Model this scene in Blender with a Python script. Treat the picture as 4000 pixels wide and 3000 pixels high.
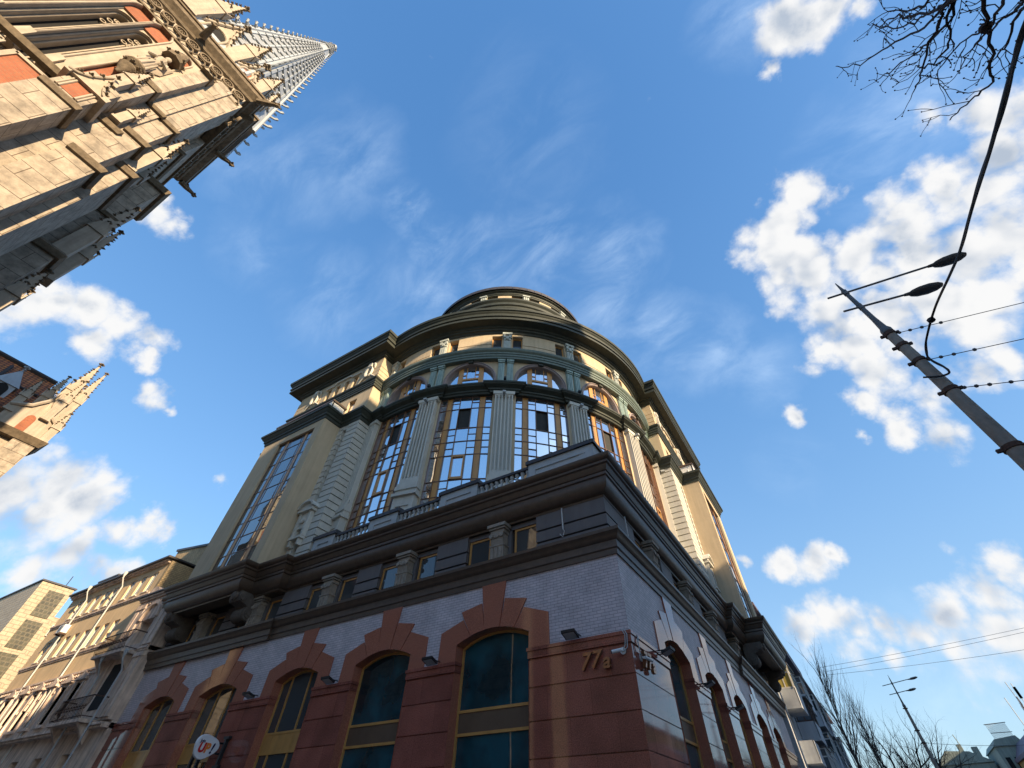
import bpy, bmesh, math, random
from mathutils import Vector, Matrix, noise as mn
random.seed(7)
for o in list(bpy.data.objects): bpy.data.objects.remove(o, do_unlink=True)
SC = bpy.context.scene
COL = SC.collection
R_ = math.radians
# ------------------------------------------------------------------ camera
CX, CY = 4.546, -13.241
cam_d = bpy.data.cameras.new("camera"); cam = bpy.data.objects.new("camera", cam_d); COL.objects.link(cam)
cam_d.sensor_width = 36.0; cam_d.lens = 14.706; cam_d.shift_x = -0.014; cam_d.shift_y = -0.033
cam_d.clip_start = 0.05; cam_d.clip_end = 6000
PITCH = math.atan2(1942, 1634)
cam.location = (CX, CY, 1.6)
cam.rotation_euler = (math.pi/2 + PITCH, 0, R_(120.95) - math.pi/2)
SC.camera = cam
# ------------------------------------------------------------------ light
SUN_AZ, SUN_EL = -13.0, 22.0
sd = bpy.data.lights.new("sun", 'SUN'); sun = bpy.data.objects.new("sun", sd); COL.objects.link(sun)
sd.energy = 3.35; sd.angle = R_(0.5); sd.color = (1.0, 0.77, 0.49)
sun.location = (60, -30, 60)
sdir = Vector((math.cos(R_(SUN_AZ))*math.cos(R_(SUN_EL)), math.sin(R_(SUN_AZ))*math.cos(R_(SUN_EL)), math.sin(R_(SUN_EL))))
sun.rotation_euler = (-sdir).to_track_quat('-Z', 'Y').to_euler()
SC.view_settings.view_transform = 'Standard'; SC.view_settings.look = 'None'
SC.view_settings.exposure = 1.5; SC.view_settings.gamma = 1.0
# ------------------------------------------------------------------ world: Nishita sky with clouds
CLOUDS= [(0.36,0.26,0.896,0.051,1),(0.324,0.308,0.894,0.023,1),(0.411,0.269,0.871,0.045,1),(0.45,0.285,0.846,0.028,0.9),(0.302,0.515,0.802,0.048,1),(0.233,0.575,0.785,0.053,1),(0.255,0.644,0.722,0.072,1),(0.269,0.545,0.794,0.049,1),(0.267,0.703,0.659,0.063,0.9),(0.238,0.742,0.627,0.032,0.8),(0.345,0.633,0.693,0.056,1),(0.411,0.591,0.694,0.051,1),(0.464,0.563,0.684,0.044,1),(0.499,0.558,0.663,0.048,1),(0.53,0.523,0.667,0.042,1),(0.493,0.629,0.601,0.055,1),(0.444,0.647,0.619,0.05,1),(0.378,0.69,0.617,0.051,1),(0.414,0.703,0.579,0.054,1),(0.452,0.692,0.563,0.048,0.9),(0.289,0.777,0.559,0.044,0.8),(0.337,0.751,0.568,0.042,0.8),(0.337,0.8,0.496,0.036,0.75),(0.386,0.774,0.502,0.035,0.8),(0.417,0.762,0.495,0.03,0.8),(0.247,0.808,0.535,0.024,0.7),(0.269,0.835,0.479,0.027,0.9),(0.14,0.818,0.557,0.023,0.9),(0.316,0.836,0.45,0.029,0.7),(0.215,0.85,0.481,0.013,0.6),(0.48,0.468,0.742,0.025,0.6),(0.525,0.469,0.71,0.032,0.75),(0.349,0.661,0.664,0.044,1),(0.4,0.642,0.654,0.048,1),(0.271,0.742,0.613,0.046,0.9),(0.325,0.71,0.625,0.044,0.95),(0.241,0.609,0.755,0.042,1),(0.418,0.734,0.535,0.043,0.8),(0.275,0.817,0.506,0.022,0.6),(0.546,0.486,0.683,0.033,0.8),(0.006,0.937,0.349,0.027,0.85),(0.046,0.942,0.333,0.033,0.9),(0.079,0.938,0.337,0.02,0.9),(-0.067,0.93,0.362,0.013,0.6),(-0.014,0.969,0.247,0.029,0.85),(0.043,0.969,0.245,0.038,0.9),(0.086,0.967,0.241,0.027,0.85),(0.042,0.975,0.217,0.026,0.7),(0.134,0.965,0.223,0.03,0.7),(0.187,0.954,0.234,0.032,0.75),(0.247,0.937,0.247,0.034,0.85),(0.288,0.923,0.257,0.033,0.9),(0.235,0.948,0.213,0.038,0.55),(0.176,0.966,0.19,0.039,0.45),(0.078,0.978,0.194,0.017,0.5),(-0.837,-0.099,0.537,0.041,1),(-0.824,-0.074,0.561,0.038,1),(-0.821,-0.034,0.57,0.041,1),(-0.818,0.007,0.576,0.034,1),(-0.814,0.053,0.579,0.035,1),(-0.826,0.073,0.559,0.019,0.9),(-0.839,0.006,0.545,0.028,0.9),(-0.816,-0.102,0.569,0.024,0.9),(-0.848,0.115,0.517,0.023,0.8),(-0.847,0.14,0.512,0.013,0.7),(-0.692,-0.099,0.715,0.029,0.8),(-0.695,-0.072,0.715,0.026,0.7),(-0.696,-0.047,0.717,0.015,0.5),(-0.674,-0.104,0.731,0.018,0.7),(-0.935,0.084,0.344,0.045,1),(-0.924,0.119,0.364,0.045,1),(-0.919,0.169,0.356,0.041,0.95),(-0.911,0.2,0.36,0.023,0.85),(-0.939,0.139,0.313,0.046,0.85),(-0.916,0.234,0.326,0.029,0.95),(-0.9,0.264,0.346,0.028,1),(-0.895,0.279,0.347,0.021,0.95),(-0.928,0.206,0.31,0.022,0.8),(-0.95,0.174,0.258,0.034,0.85),(-0.937,0.207,0.28,0.035,0.9),(-0.928,0.246,0.278,0.031,0.85),(-0.923,0.274,0.27,0.025,0.8),(-0.847,0.298,0.44,0.011,0.4)]
WISPS= [(-0.404,0.168,0.899,0.039,0.55),(-0.395,0.258,0.882,0.046,0.6),(-0.308,0.352,0.884,0.064,0.45),(-0.195,0.416,0.888,0.075,0.35),(-0.055,0.489,0.871,0.072,0.4),(-0.431,0.03,0.902,0.072,0.3),(-0.523,-0.006,0.852,0.068,0.25),(-0.037,0.662,0.749,0.071,0.4),(0.044,0.719,0.693,0.067,0.35),(-0.126,0.594,0.794,0.074,0.35),(-0.614,0.214,0.759,0.077,0.25),(-0.461,0.338,0.82,0.096,0.3),(-0.578,-0.048,0.814,0.048,0.25),(0.111,0.76,0.641,0.053,0.3),(-0.648,0.055,0.76,0.051,0.2),(0.307,0.208,0.928,0.056,0.3),(0.418,0.48,0.771,0.082,0.35),(0.466,0.415,0.782,0.063,0.3),(-0.107,0.204,0.973,0.114,0.12),(0.08,0.868,0.49,0.049,0.15),(0.135,0.979,0.153,0.08,0.3),(-0.036,0.981,0.189,0.052,0.2)]

W = bpy.data.worlds.new("World"); SC.world = W; W.use_nodes = True
nt = W.node_tree; nt.nodes.clear()
def N(t, **k):
    n = nt.nodes.new(t)
    for a, b in k.items(): setattr(n, a, b)
    return n
def wmath(op, a, b=None, c=None, clamp=False):
    n = N('ShaderNodeMath', operation=op); n.use_clamp = clamp
    for i, v in enumerate((a, b, c)):
        if v is None: continue
        if isinstance(v, (int, float)): n.inputs[i].default_value = v
        else: nt.links.new(v, n.inputs[i])
    return n.outputs[0]
def wvec(op, a, b, scale=None):
    n = N('ShaderNodeVectorMath', operation=op)
    for i, v in enumerate((a, b)):
        if v is None: continue
        if isinstance(v, (tuple, list)): n.inputs[i].default_value = v
        else: nt.links.new(v, n.inputs[i])
    if scale is not None: n.inputs['Scale'].default_value = scale
    return n
def wnoise(vec, scale, detail=8, rough=.6, dist=0):
    n = N('ShaderNodeTexNoise'); n.inputs['Scale'].default_value = scale; n.inputs['Detail'].default_value = detail
    n.inputs['Roughness'].default_value = rough; n.inputs['Distortion'].default_value = dist
    nt.links.new(vec, n.inputs['Vector']); return n
def wramp(v, a, b, o0=0., o1=1.):
    n = N('ShaderNodeMapRange', interpolation_type='SMOOTHSTEP')
    nt.links.new(v, n.inputs[0]); n.inputs[1].default_value = a; n.inputs[2].default_value = b
    n.inputs[3].default_value = o0; n.inputs[4].default_value = o1; return n.outputs[0]
tc = N('ShaderNodeTexCoord'); D = tc.outputs['Generated']
sky = N('ShaderNodeTexSky', sky_type='NISHITA'); sky.sun_disc = False
sky.sun_elevation = R_(SUN_EL); sky.sun_rotation = R_(90 - SUN_AZ); sky.altitude = 150
sky.air_density = 1.0; sky.dust_density = 1.3; sky.ozone_density = 2.0
hs = N('ShaderNodeHueSaturation'); hs.inputs['Saturation'].default_value = 1.10; hs.inputs['Value'].default_value = 1.0
nt.links.new(sky.outputs[0], hs.inputs['Color'])
skc0 = wvec('MULTIPLY', hs.outputs[0], (.85, .98, 1.0)).outputs[0]
sxyz = N('ShaderNodeSeparateXYZ'); nt.links.new(D, sxyz.inputs[0])
rp = N('ShaderNodeValToRGB'); nt.links.new(sxyz.outputs[2], rp.inputs[0]); cr = rp.color_ramp; cr.interpolation = 'B_SPLINE'
for i_, (ps, c_) in enumerate(((0., (.44, .55, .66)), (.16, (.34, .50, .69)), (.38, (.22, .43, .74)), (.62, (.14, .34, .69)), (.85, (.10, .28, .63)), (1., (.07, .23, .56)))):
    el = cr.elements[i_] if i_ < 2 else cr.elements.new(ps)
    el.position = ps; el.color = (*c_, 1)
rps = N('ShaderNodeVectorMath', operation='SCALE'); nt.links.new(rp.outputs[0], rps.inputs[0]); rps.inputs['Scale'].default_value = 2.52
hz = N('ShaderNodeMix', data_type='RGBA'); hz.inputs['Factor'].default_value = .72; nt.links.new(skc0, hz.inputs['A']); nt.links.new(rps.outputs[0], hz.inputs['B'])
skc = hz.outputs['Result']
def blobfield(vec, L):
    acc = None
    for x, y, z, r, s in L:
        d = wvec('DISTANCE', vec, (x, y, z)).outputs['Value']
        f = wmath('MULTIPLY_ADD', d, -1.05*s/r, 1.4*s)
        acc = f if acc is None else wmath('MAXIMUM', acc, f)
    return acc
wob = wnoise(D, 8, 8, .62); wv = wvec('SUBTRACT', wob.outputs['Color'], (.5, .5, .5)).outputs[0]
wv = wvec('SCALE', wv, None, .11).outputs[0]
D2 = wvec('ADD', D, wv).outputs[0]
f1 = wmath('MAXIMUM', blobfield(D2, CLOUDS), -.6)
fb = wnoise(D, 11, 12, .62); fbf = wnoise(D, 40, 8, .6)
dens = wmath('ADD', f1, wmath('MULTIPLY_ADD', fb.outputs[0], 1.7, -.90))
dens = wmath('ADD', dens, wmath('MULTIPLY_ADD', fbf.outputs[0], .35, -.175))
def vor(vec):
    n = N('ShaderNodeTexVoronoi', feature='F1'); n.inputs['Scale'].default_value = 17; n.inputs['Detail'].default_value = 1.5; n.inputs['Roughness'].default_value = .5
    nt.links.new(vec, n.inputs['Vector']); return n.outputs['Distance']
Dw = wvec('ADD', D, wvec('SCALE', wvec('SUBTRACT', wnoise(D, 20, 4, .6).outputs['Color'], (.5, .5, .5)).outputs[0], None, .03).outputs[0]).outputs[0]
v0 = vor(Dw)
dens = wmath('ADD', dens, wmath('MULTIPLY_ADD', v0, -.85, .76))
cl = wramp(dens, -.02, .92)
# wisps: stretched noise
mp = N('ShaderNodeMapping'); nt.links.new(D, mp.inputs[0]); mp.inputs['Rotation'].default_value = (0, 0, R_(35)); mp.inputs['Scale'].default_value = (1, 2.2, 1.3)
wn = wnoise(mp.outputs[0], 5.5, 10, .62, .5)
f2 = wmath('MAXIMUM', blobfield(D2, [(x, y, z, r*1.35, s*.8) for x, y, z, r, s in WISPS]), 0)
wsp = wmath('MULTIPLY', f2, wramp(wn.outputs[0], .30, .80))
wsp = wmath('MULTIPLY', wsp, 1.1, clamp=True)
# cloud relief: density sampled a little towards the sun
Ds = wvec('ADD', D, tuple(c*.022 for c in sdir)).outputs[0]
fs = wnoise(Ds, 11, 6, .55)
fb2 = wnoise(D, 11, 2.5, .5); fs = wnoise(Ds, 11, 2.5, .5)
rel = wmath('SUBTRACT', fb2.outputs[0], fs.outputs[0])
rel = wmath('ADD', rel, wmath('MULTIPLY_ADD', v0, -.22, .13))
low = wnoise(D, 6.5, 3, .5)
thick = wramp(dens, .7, 1.7)
lum = wmath('ADD', wmath('MULTIPLY_ADD', rel, 1.3, 1.0), wmath('MULTIPLY', wmath('MULTIPLY', thick, wramp(low.outputs[0], .38, .60)), -.30))
cm = N('ShaderNodeMix', data_type='RGBA'); cm.inputs['A'].default_value = (.50, .58, .70, 1); cm.inputs['B'].default_value = (1.0, 1.0, 1.0, 1)
nt.links.new(wramp(lum, .58, 1.02), cm.inputs['Factor'])
csc = N('ShaderNodeVectorMath', operation='SCALE'); nt.links.new(cm.outputs['Result'], csc.inputs[0]); csc.inputs['Scale'].default_value = 2.35
mix1 = N('ShaderNodeMix', data_type='RGBA'); nt.links.new(wsp, mix1.inputs['Factor']); nt.links.new(skc, mix1.inputs['A']); mix1.inputs['B'].default_value = (2.1, 2.6, 3.2, 1)
mix2 = N('ShaderNodeMix', data_type='RGBA'); nt.links.new(cl, mix2.inputs['Factor']); nt.links.new(mix1.outputs['Result'], mix2.inputs['A']); nt.links.new(csc.outputs[0], mix2.inputs['B'])
bg = N('ShaderNodeBackground'); bg.inputs['Strength'].default_value = 0.144
nt.links.new(mix2.outputs['Result'], bg.inputs['Color'])
wo = N('ShaderNodeOutputWorld'); nt.links.new(bg.outputs[0], wo.inputs['Surface'])
W.cycles.sampling_method = 'MANUAL'; W.cycles.sample_map_resolution = 512

# ------------------------------------------------------------------ materials
def mat(name, col, rough=.8, var=.12, scale=3., bump=.15, bscale=40., metal=0., spec=.4, streak=0., col2=None, coat=0., slab=None):
    m = bpy.data.materials.new(name); m.use_nodes = True; t = m.node_tree; b = t.nodes['Principled BSDF']
    b.inputs['Roughness'].default_value = rough; b.inputs['Metallic'].default_value = metal
    b.inputs['Specular IOR Level'].default_value = spec
    if coat: b.inputs['Coat Weight'].default_value = coat; b.inputs['Coat Roughness'].default_value = .03
    c = t.nodes.new('ShaderNodeTexCoord')
    n = t.nodes.new('ShaderNodeTexNoise'); n.inputs['Scale'].default_value = scale; n.inputs['Detail'].default_value = 7; n.inputs['Roughness'].default_value = .65
    t.links.new(c.outputs['Object'], n.inputs['Vector'])
    fac = n.outputs[0]
    if streak:
        mpg = t.nodes.new('ShaderNodeMapping'); mpg.inputs['Scale'].default_value = (3, 3, .25); t.links.new(c.outputs['Object'], mpg.inputs[0])
        n2 = t.nodes.new('ShaderNodeTexNoise'); n2.inputs['Scale'].default_value = 1.6; n2.inputs['Detail'].default_value = 5; t.links.new(mpg.outputs[0], n2.inputs['Vector'])
        mx = t.nodes.new('ShaderNodeMix'); mx.inputs['Factor'].default_value = streak; t.links.new(fac, mx.inputs['A']); t.links.new(n2.outputs[0], mx.inputs['B']); fac = mx.outputs['Result']
    r = t.nodes.new('ShaderNodeMapRange'); r.inputs[1].default_value = .3; r.inputs[2].default_value = .7; t.links.new(fac, r.inputs[0])
    x = t.nodes.new('ShaderNodeMix'); x.data_type = 'RGBA'
    d = col2 or tuple(v*(1-var*2) for v in col); e = tuple(min(1, v*(1+var)) for v in col)
    x.inputs['A'].default_value = (*d, 1); x.inputs['B'].default_value = (*e, 1)
    t.links.new(r.outputs[0], x.inputs['Factor']); t.links.new(x.outputs['Result'], b.inputs['Base Color'])
    if bump:
        n3 = t.nodes.new('ShaderNodeTexNoise'); n3.inputs['Scale'].default_value = bscale; n3.inputs['Detail'].default_value = 4; t.links.new(c.outputs['Object'], n3.inputs['Vector'])
        bu = t.nodes.new('ShaderNodeBump'); bu.inputs['Strength'].default_value = bump; bu.inputs['Distance'].default_value = .02
        t.links.new(n3.outputs[0], bu.inputs['Height']); t.links.new(bu.outputs[0], b.inputs['Normal'])
    if slab:
        s3 = t.nodes.new('ShaderNodeSeparateXYZ'); t.links.new(c.outputs['Object'], s3.inputs[0]); ad = t.nodes.new('ShaderNodeMath'); ad.operation = 'ADD'; t.links.new(s3.outputs[0], ad.inputs[0]); t.links.new(s3.outputs[1], ad.inputs[1])
        cb = t.nodes.new('ShaderNodeCombineXYZ'); t.links.new(ad.outputs[0], cb.inputs[0]); za = t.nodes.new('ShaderNodeMath'); za.inputs[1].default_value = -.10; t.links.new(s3.outputs[2], za.inputs[0]); t.links.new(za.outputs[0], cb.inputs[1])
        bk = t.nodes.new('ShaderNodeTexBrick'); t.links.new(cb.outputs[0], bk.inputs['Vector']); bk.inputs['Scale'].default_value = 1; bk.inputs['Brick Width'].default_value = slab[0]; bk.inputs['Row Height'].default_value = slab[1]; bk.inputs['Mortar Size'].default_value = .004
        bk.inputs['Color1'].default_value = (1.12, 1.1, 1.08, 1); bk.inputs['Color2'].default_value = (.80, .80, .82, 1); bk.inputs['Mortar'].default_value = (.45, .42, .4, 1)
        g1 = t.nodes.new('ShaderNodeTexNoise'); g1.inputs['Scale'].default_value = .9; g1.inputs['Detail'].default_value = 6; t.links.new(c.outputs['Object'], g1.inputs['Vector'])
        gr = t.nodes.new('ShaderNodeMapRange'); gr.inputs[1].default_value = .35; gr.inputs[2].default_value = .65; gr.inputs[3].default_value = .78; gr.inputs[4].default_value = 1.15; t.links.new(g1.outputs[0], gr.inputs[0])
        v1 = t.nodes.new('ShaderNodeVectorMath'); v1.operation = 'MULTIPLY'; t.links.new(x.outputs['Result'], v1.inputs[0]); t.links.new(bk.outputs['Color'], v1.inputs[1])
        v2 = t.nodes.new('ShaderNodeVectorMath'); v2.operation = 'SCALE'; t.links.new(v1.outputs[0], v2.inputs[0]); t.links.new(gr.outputs[0], v2.inputs['Scale']); t.links.new(v2.outputs[0], b.inputs['Base Color'])
    return m
def brickmat(name, c1, c2, mortar, w, h, ms, rough=.85, var=.5, bump=.4, off=.5, coat=0., dirt=.25, dscale=1.2):
    m = bpy.data.materials.new(name); m.use_nodes = True; t = m.node_tree; b = t.nodes['Principled BSDF']; b.inputs['Roughness'].default_value = rough
    c = t.nodes.new('ShaderNodeTexCoord'); s = t.nodes.new('ShaderNodeSeparateXYZ'); t.links.new(c.outputs['Object'], s.inputs[0])
    a = t.nodes.new('ShaderNodeMath'); a.operation = 'ADD'; t.links.new(s.outputs[0], a.inputs[0]); t.links.new(s.outputs[1], a.inputs[1])
    cb = t.nodes.new('ShaderNodeCombineXYZ'); t.links.new(a.outputs[0], cb.inputs[0]); t.links.new(s.outputs[2], cb.inputs[1])
    k = t.nodes.new('ShaderNodeTexBrick'); t.links.new(cb.outputs[0], k.inputs['Vector']); k.offset = off
    k.inputs['Color1'].default_value = (*c1, 1); k.inputs['Color2'].default_value = (*c2, 1); k.inputs['Mortar'].default_value = (*mortar, 1)
    k.inputs['Scale'].default_value = 1; k.inputs['Brick Width'].default_value = w; k.inputs['Row Height'].default_value = h; k.inputs['Mortar Size'].default_value = ms; k.inputs['Bias'].default_value = 0
    n = t.nodes.new('ShaderNodeTexNoise'); n.inputs['Scale'].default_value = dscale; n.inputs['Detail'].default_value = 9; n.inputs['Roughness'].default_value = .7; t.links.new(c.outputs['Object'], n.inputs['Vector'])
    r = t.nodes.new('ShaderNodeMapRange'); r.inputs[1].default_value = .35; r.inputs[2].default_value = .62; r.inputs[3].default_value = 1 - dirt*1.6; r.inputs[4].default_value = 1.06; t.links.new(n.outputs[0], r.inputs[0])
    vm = t.nodes.new('ShaderNodeVectorMath'); vm.operation = 'SCALE'; t.links.new(k.outputs['Color'], vm.inputs[0]); t.links.new(r.outputs[0], vm.inputs['Scale']); t.links.new(vm.outputs[0], b.inputs['Base Color'])
    bu = t.nodes.new('ShaderNodeBump'); bu.inputs['Strength'].default_value = bump; bu.inputs['Distance'].default_value = .01; bu.invert = True
    t.links.new(k.outputs['Fac'], bu.inputs['Height']); t.links.new(bu.outputs[0], b.inputs['Normal'])
    return m
def glassmat(name, col, rough=.02, metal=.9, spec=.5, wave=.02, wscale=.7, base2=None):
    m = bpy.data.materials.new(name); m.use_nodes = True; t = m.node_tree; b = t.nodes['Principled BSDF']
    b.inputs['Base Color'].default_value = (*col, 1); b.inputs['Roughness'].default_value = rough; b.inputs['Metallic'].default_value = metal; b.inputs['Specular IOR Level'].default_value = spec
    c = t.nodes.new('ShaderNodeTexCoord')
    if base2:
        n = t.nodes.new('ShaderNodeTexNoise'); n.inputs['Scale'].default_value = .8; n.inputs['Detail'].default_value = 3; t.links.new(c.outputs['Object'], n.inputs['Vector'])
        r = t.nodes.new('ShaderNodeMapRange'); r.inputs[1].default_value = .38; r.inputs[2].default_value = .6; t.links.new(n.outputs[0], r.inputs[0])
        x = t.nodes.new('ShaderNodeMix'); x.data_type = 'RGBA'; x.inputs['A'].default_value = (*base2, 1); x.inputs['B'].default_value = (*col, 1); t.links.new(r.outputs[0], x.inputs['Factor']); t.links.new(x.outputs['Result'], b.inputs['Base Color'])
    n = t.nodes.new('ShaderNodeTexNoise'); n.inputs['Scale'].default_value = wscale; n.inputs['Detail'].default_value = 1; t.links.new(c.outputs['Object'], n.inputs['Vector'])
    bu = t.nodes.new('ShaderNodeBump'); bu.inputs['Strength'].default_value = 1; bu.inputs['Distance'].default_value = wave; t.links.new(n.outputs[0], bu.inputs['Height']); t.links.new(bu.outputs[0], b.inputs['Normal'])
    return m
M = {}
M['plaster'] = mat('khaki_plaster', (.534, .426, .288), .9, .10, .8, .25, 60, streak=.5)
M['plaster_g'] = mat('grey_green_plaster', (.572, .551, .489), .85, .08, 1.2, .2, 60, streak=.4)
M['green'] = mat('dark_green_stone', (.042, .048, .037), .6, .15, 2, .1, 30)
M['teal'] = mat('pale_teal_stone', (.335, .437, .401), .6, .2, 3, .1, 30, streak=.6)
M['greeng'] = mat('grey_green_stone', (.132, .167, .140), .55, .12, 2, .1, 30, streak=.5)
M['capital'] = mat('pale_capital_stone', (.44, .47, .43), .7, .1, 4, .2, 30)
M['mauve'] = mat('mauve_moulding', (.304, .247, .236), .7, .1, 2, .1, 30)
M['brown'] = mat('brown_cornice_stone', (.098, .065, .044), .42, .14, 4, .12, 150, spec=.5)
M['slate'] = mat('dark_slate_panel', (.144, .127, .123), .6, .1, 2, .15, 80, streak=.5)
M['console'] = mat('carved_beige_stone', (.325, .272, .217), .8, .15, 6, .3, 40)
M['shade_console'] = mat('shade_darkened_stone', (.13, .105, .085), .8, .15, 6, .3, 40)  # console stone with the deep shade under the bay put into its colour
M['lbrick'] = brickmat('lilac_grey_brick', (.626, .542, .561), (.521, .463, .484), (.303, .264, .272), .26, .085, .008, .55, dirt=.14)
M['granite'] = mat('polished_red_granite', (.389, .124, .086), .05, .2, 38, .0, 60, spec=.42, col2=(.143, .052, .040), slab=(1.35, .748))
M['granite2'] = mat('light_red_granite', (.448, .166, .101), .07, .2, 38, .0, 60, spec=.42, col2=(.213, .074, .052))
M['wood'] = mat('varnished_wood', (.543, .273, .080), .35, .12, 3, .05, 30, spec=.5, streak=.5)
M['dwood'] = mat('brown_window_bar', (.17, .085, .045), .4, .1, 3, .0, 30, spec=.5)
M['louvre'] = mat('darker_zinc_louvre', (.270, .290, .317), .6, .1, 3, 0)  # zinc in a darker grey than the spire
M['glass'] = glassmat('mirror_glass', (.74, .80, .86), .015, .95, .5, .012, .5)
M['tglass'] = glassmat('dark_teal_glass', (.009, .071, .094), .02, 0, .8, .006, .5, base2=(.005, .020, .026))
M['dglass'] = glassmat('dark_glass', (.10, .11, .12), .02, .5, .8, .012, .6)
M['wglass'] = glassmat('dimmed_mirror_glass', (.260, .280, .299), .02, .9, .5, .015, .5)  # mirror glass darkened to stand in for the dark reflection in the wing bays
M['open'] = mat('dark_open_pane', (.035, .035, .032), .8, .1, 5, 0)  # near-black fill of the open casement panes
M['dmetal'] = mat('dark_metal', (.025, .025, .027), .5, .1, 5, 0)
M['cap'] = mat('dark_roof_metal', (.075, .07, .075), .5, .15, 2, .05, 10, metal=.3)
M['white'] = mat('white_paint', (.72, .72, .70), .5, .08, 3, .03)
M['pedestal'] = mat('pale_grey_stone', (.432, .454, .464), .75, .08, 2, .15, 60, streak=.4)
M['spandrel'] = mat('brown_spandrel_panel', (.130, .081, .049), .5, .1, 2, .05)
M['ashlar'] = brickmat('cream_limestone_ashlar', (.410, .344, .270), (.375, .313, .242), (.134, .098, .070), 1.55, .74, .014, .9, dirt=.30, dscale=1.9, bump=.8)
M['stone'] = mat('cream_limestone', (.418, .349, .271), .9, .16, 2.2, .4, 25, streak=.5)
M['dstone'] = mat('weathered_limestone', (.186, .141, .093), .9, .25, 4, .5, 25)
M['rbrick'] = brickmat('orange_red_brick', (.357, .115, .053), (.297, .085, .043), (.255, .128, .076), .26, .088, .012, .9, dirt=.12)
M['spire'] = mat('blue_grey_zinc', (.365, .394, .425), .55, .12, 2, .1, 20, metal=.15, spec=.5, streak=.5)
M['dark'] = mat('dark_void', (.015, .014, .014), .9, .1, 3, 0)
M['tile'] = brickmat('orange_roof_tile', (.546, .182, .046), (.390, .111, .039), (.065, .026, .016), .30, .26, .035, .8, dirt=.3)
M['tileedge'] = mat('dark_ridge_tile', (.05, .035, .03), .7, .2, 6, .3)
M['asphalt'] = mat('asphalt', (.090, .090, .094), .9, .15, 8, .5, 90)
M['paving'] = brickmat('concrete_paving', (.420, .406, .392), (.364, .350, .336), (.168, .168, .168), .4, .4, .01, .9)
M['kerb'] = mat('kerb_stone', (.35, .34, .33), .9, .1, 5, .3)
M['paint'] = mat('road_paint', (.75, .75, .73), .7, .1, 9, .1)
M['oldp'] = mat('peeling_beige_plaster', (.765, .557, .327), .92, .12, .7, .4, 20, streak=.4)
M['oldg'] = mat('grimy_ornate_plaster', (.763, .613, .501), .92, .24, 1.4, .6, 14, streak=.55, col2=(.296, .213, .170))
M['ybrick'] = brickmat('yellow_brick', (.637, .472, .255), (.510, .369, .204), (.305, .229, .153), .28, .10, .014, .9, dirt=.2)
M['winglass'] = glassmat('window_pane', (.13, .15, .17), .03, .35, .8, .01, .8)
M['wframe'] = mat('white_window_frame', (.595, .586, .560), .6, .1, 3, 0)
M['rust'] = mat('rusty_iron', (.09, .05, .035), .8, .3, 9, .2)
M['concrete'] = mat('pole_concrete', (.306, .283, .247), .85, .2, 5, .35, 60, streak=.5)
M['steel'] = mat('grey_painted_steel', (.12, .125, .13), .5, .15, 5, .05)
M['rubber'] = mat('black_rubber', (.012, .011, .012), .6, .1, 9, 0)
M['bark'] = mat('dark_bark', (.045, .034, .030), .9, .2, 9, .4)
M['pbark'] = mat('poplar_bark', (.117, .099, .082), .9, .2, 6, .3)
M['lamp'] = mat('lamp_lens', (.630, .570, .450), .2, .1, 3, 0, spec=.7)
M['ctile'] = brickmat('cream_facade_tile', (.446, .360, .238), (.418, .331, .216), (.245, .194, .130), 1.0, .48, .04, .6, dirt=.12)
M['blocks'] = brickmat('glass_block', (.119, .105, .063), (.070, .063, .042), (.14, .115, .07), .55, .5, .07, .25, dirt=.1)
M['yellow'] = mat('yellow_render', (.592, .400, .096), .9, .1, 1, .2)
M['panel'] = mat('balcony_panel', (.463, .485, .508), .7, .1, 2, .15, 30, streak=.5)
M['ygl'] = glassmat('yellow_curtained_glass', (.42, .34, .10), .05, .1, .8, .01, .8)
M['paleg'] = mat('pale_green_render', (.300, .338, .285), .9, .2, .5, .2, streak=.4)
M['ochre'] = mat('ochre_render', (.350, .231, .091), .9, .15, .6, .2, streak=.4)
M['violet'] = mat('violet_roof_metal', (.12, .09, .12), .6, .2, .6, .1)
M['signw'] = mat('sign_white', (.80, .80, .82), .4, .02, 3, 0)
M['signr'] = mat('sign_red', (.60, .02, .02), .4, .02, 3, 0)
M['signo'] = mat('sign_orange', (.85, .25, .05), .4, .02, 3, 0)
M['signb'] = mat('sign_navy', (.02, .02, .09), .4, .02, 3, 0)
M['bronze'] = mat('bronze_metal', (.34, .16, .075), .3, .15, 6, 0, metal=.6)
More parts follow.
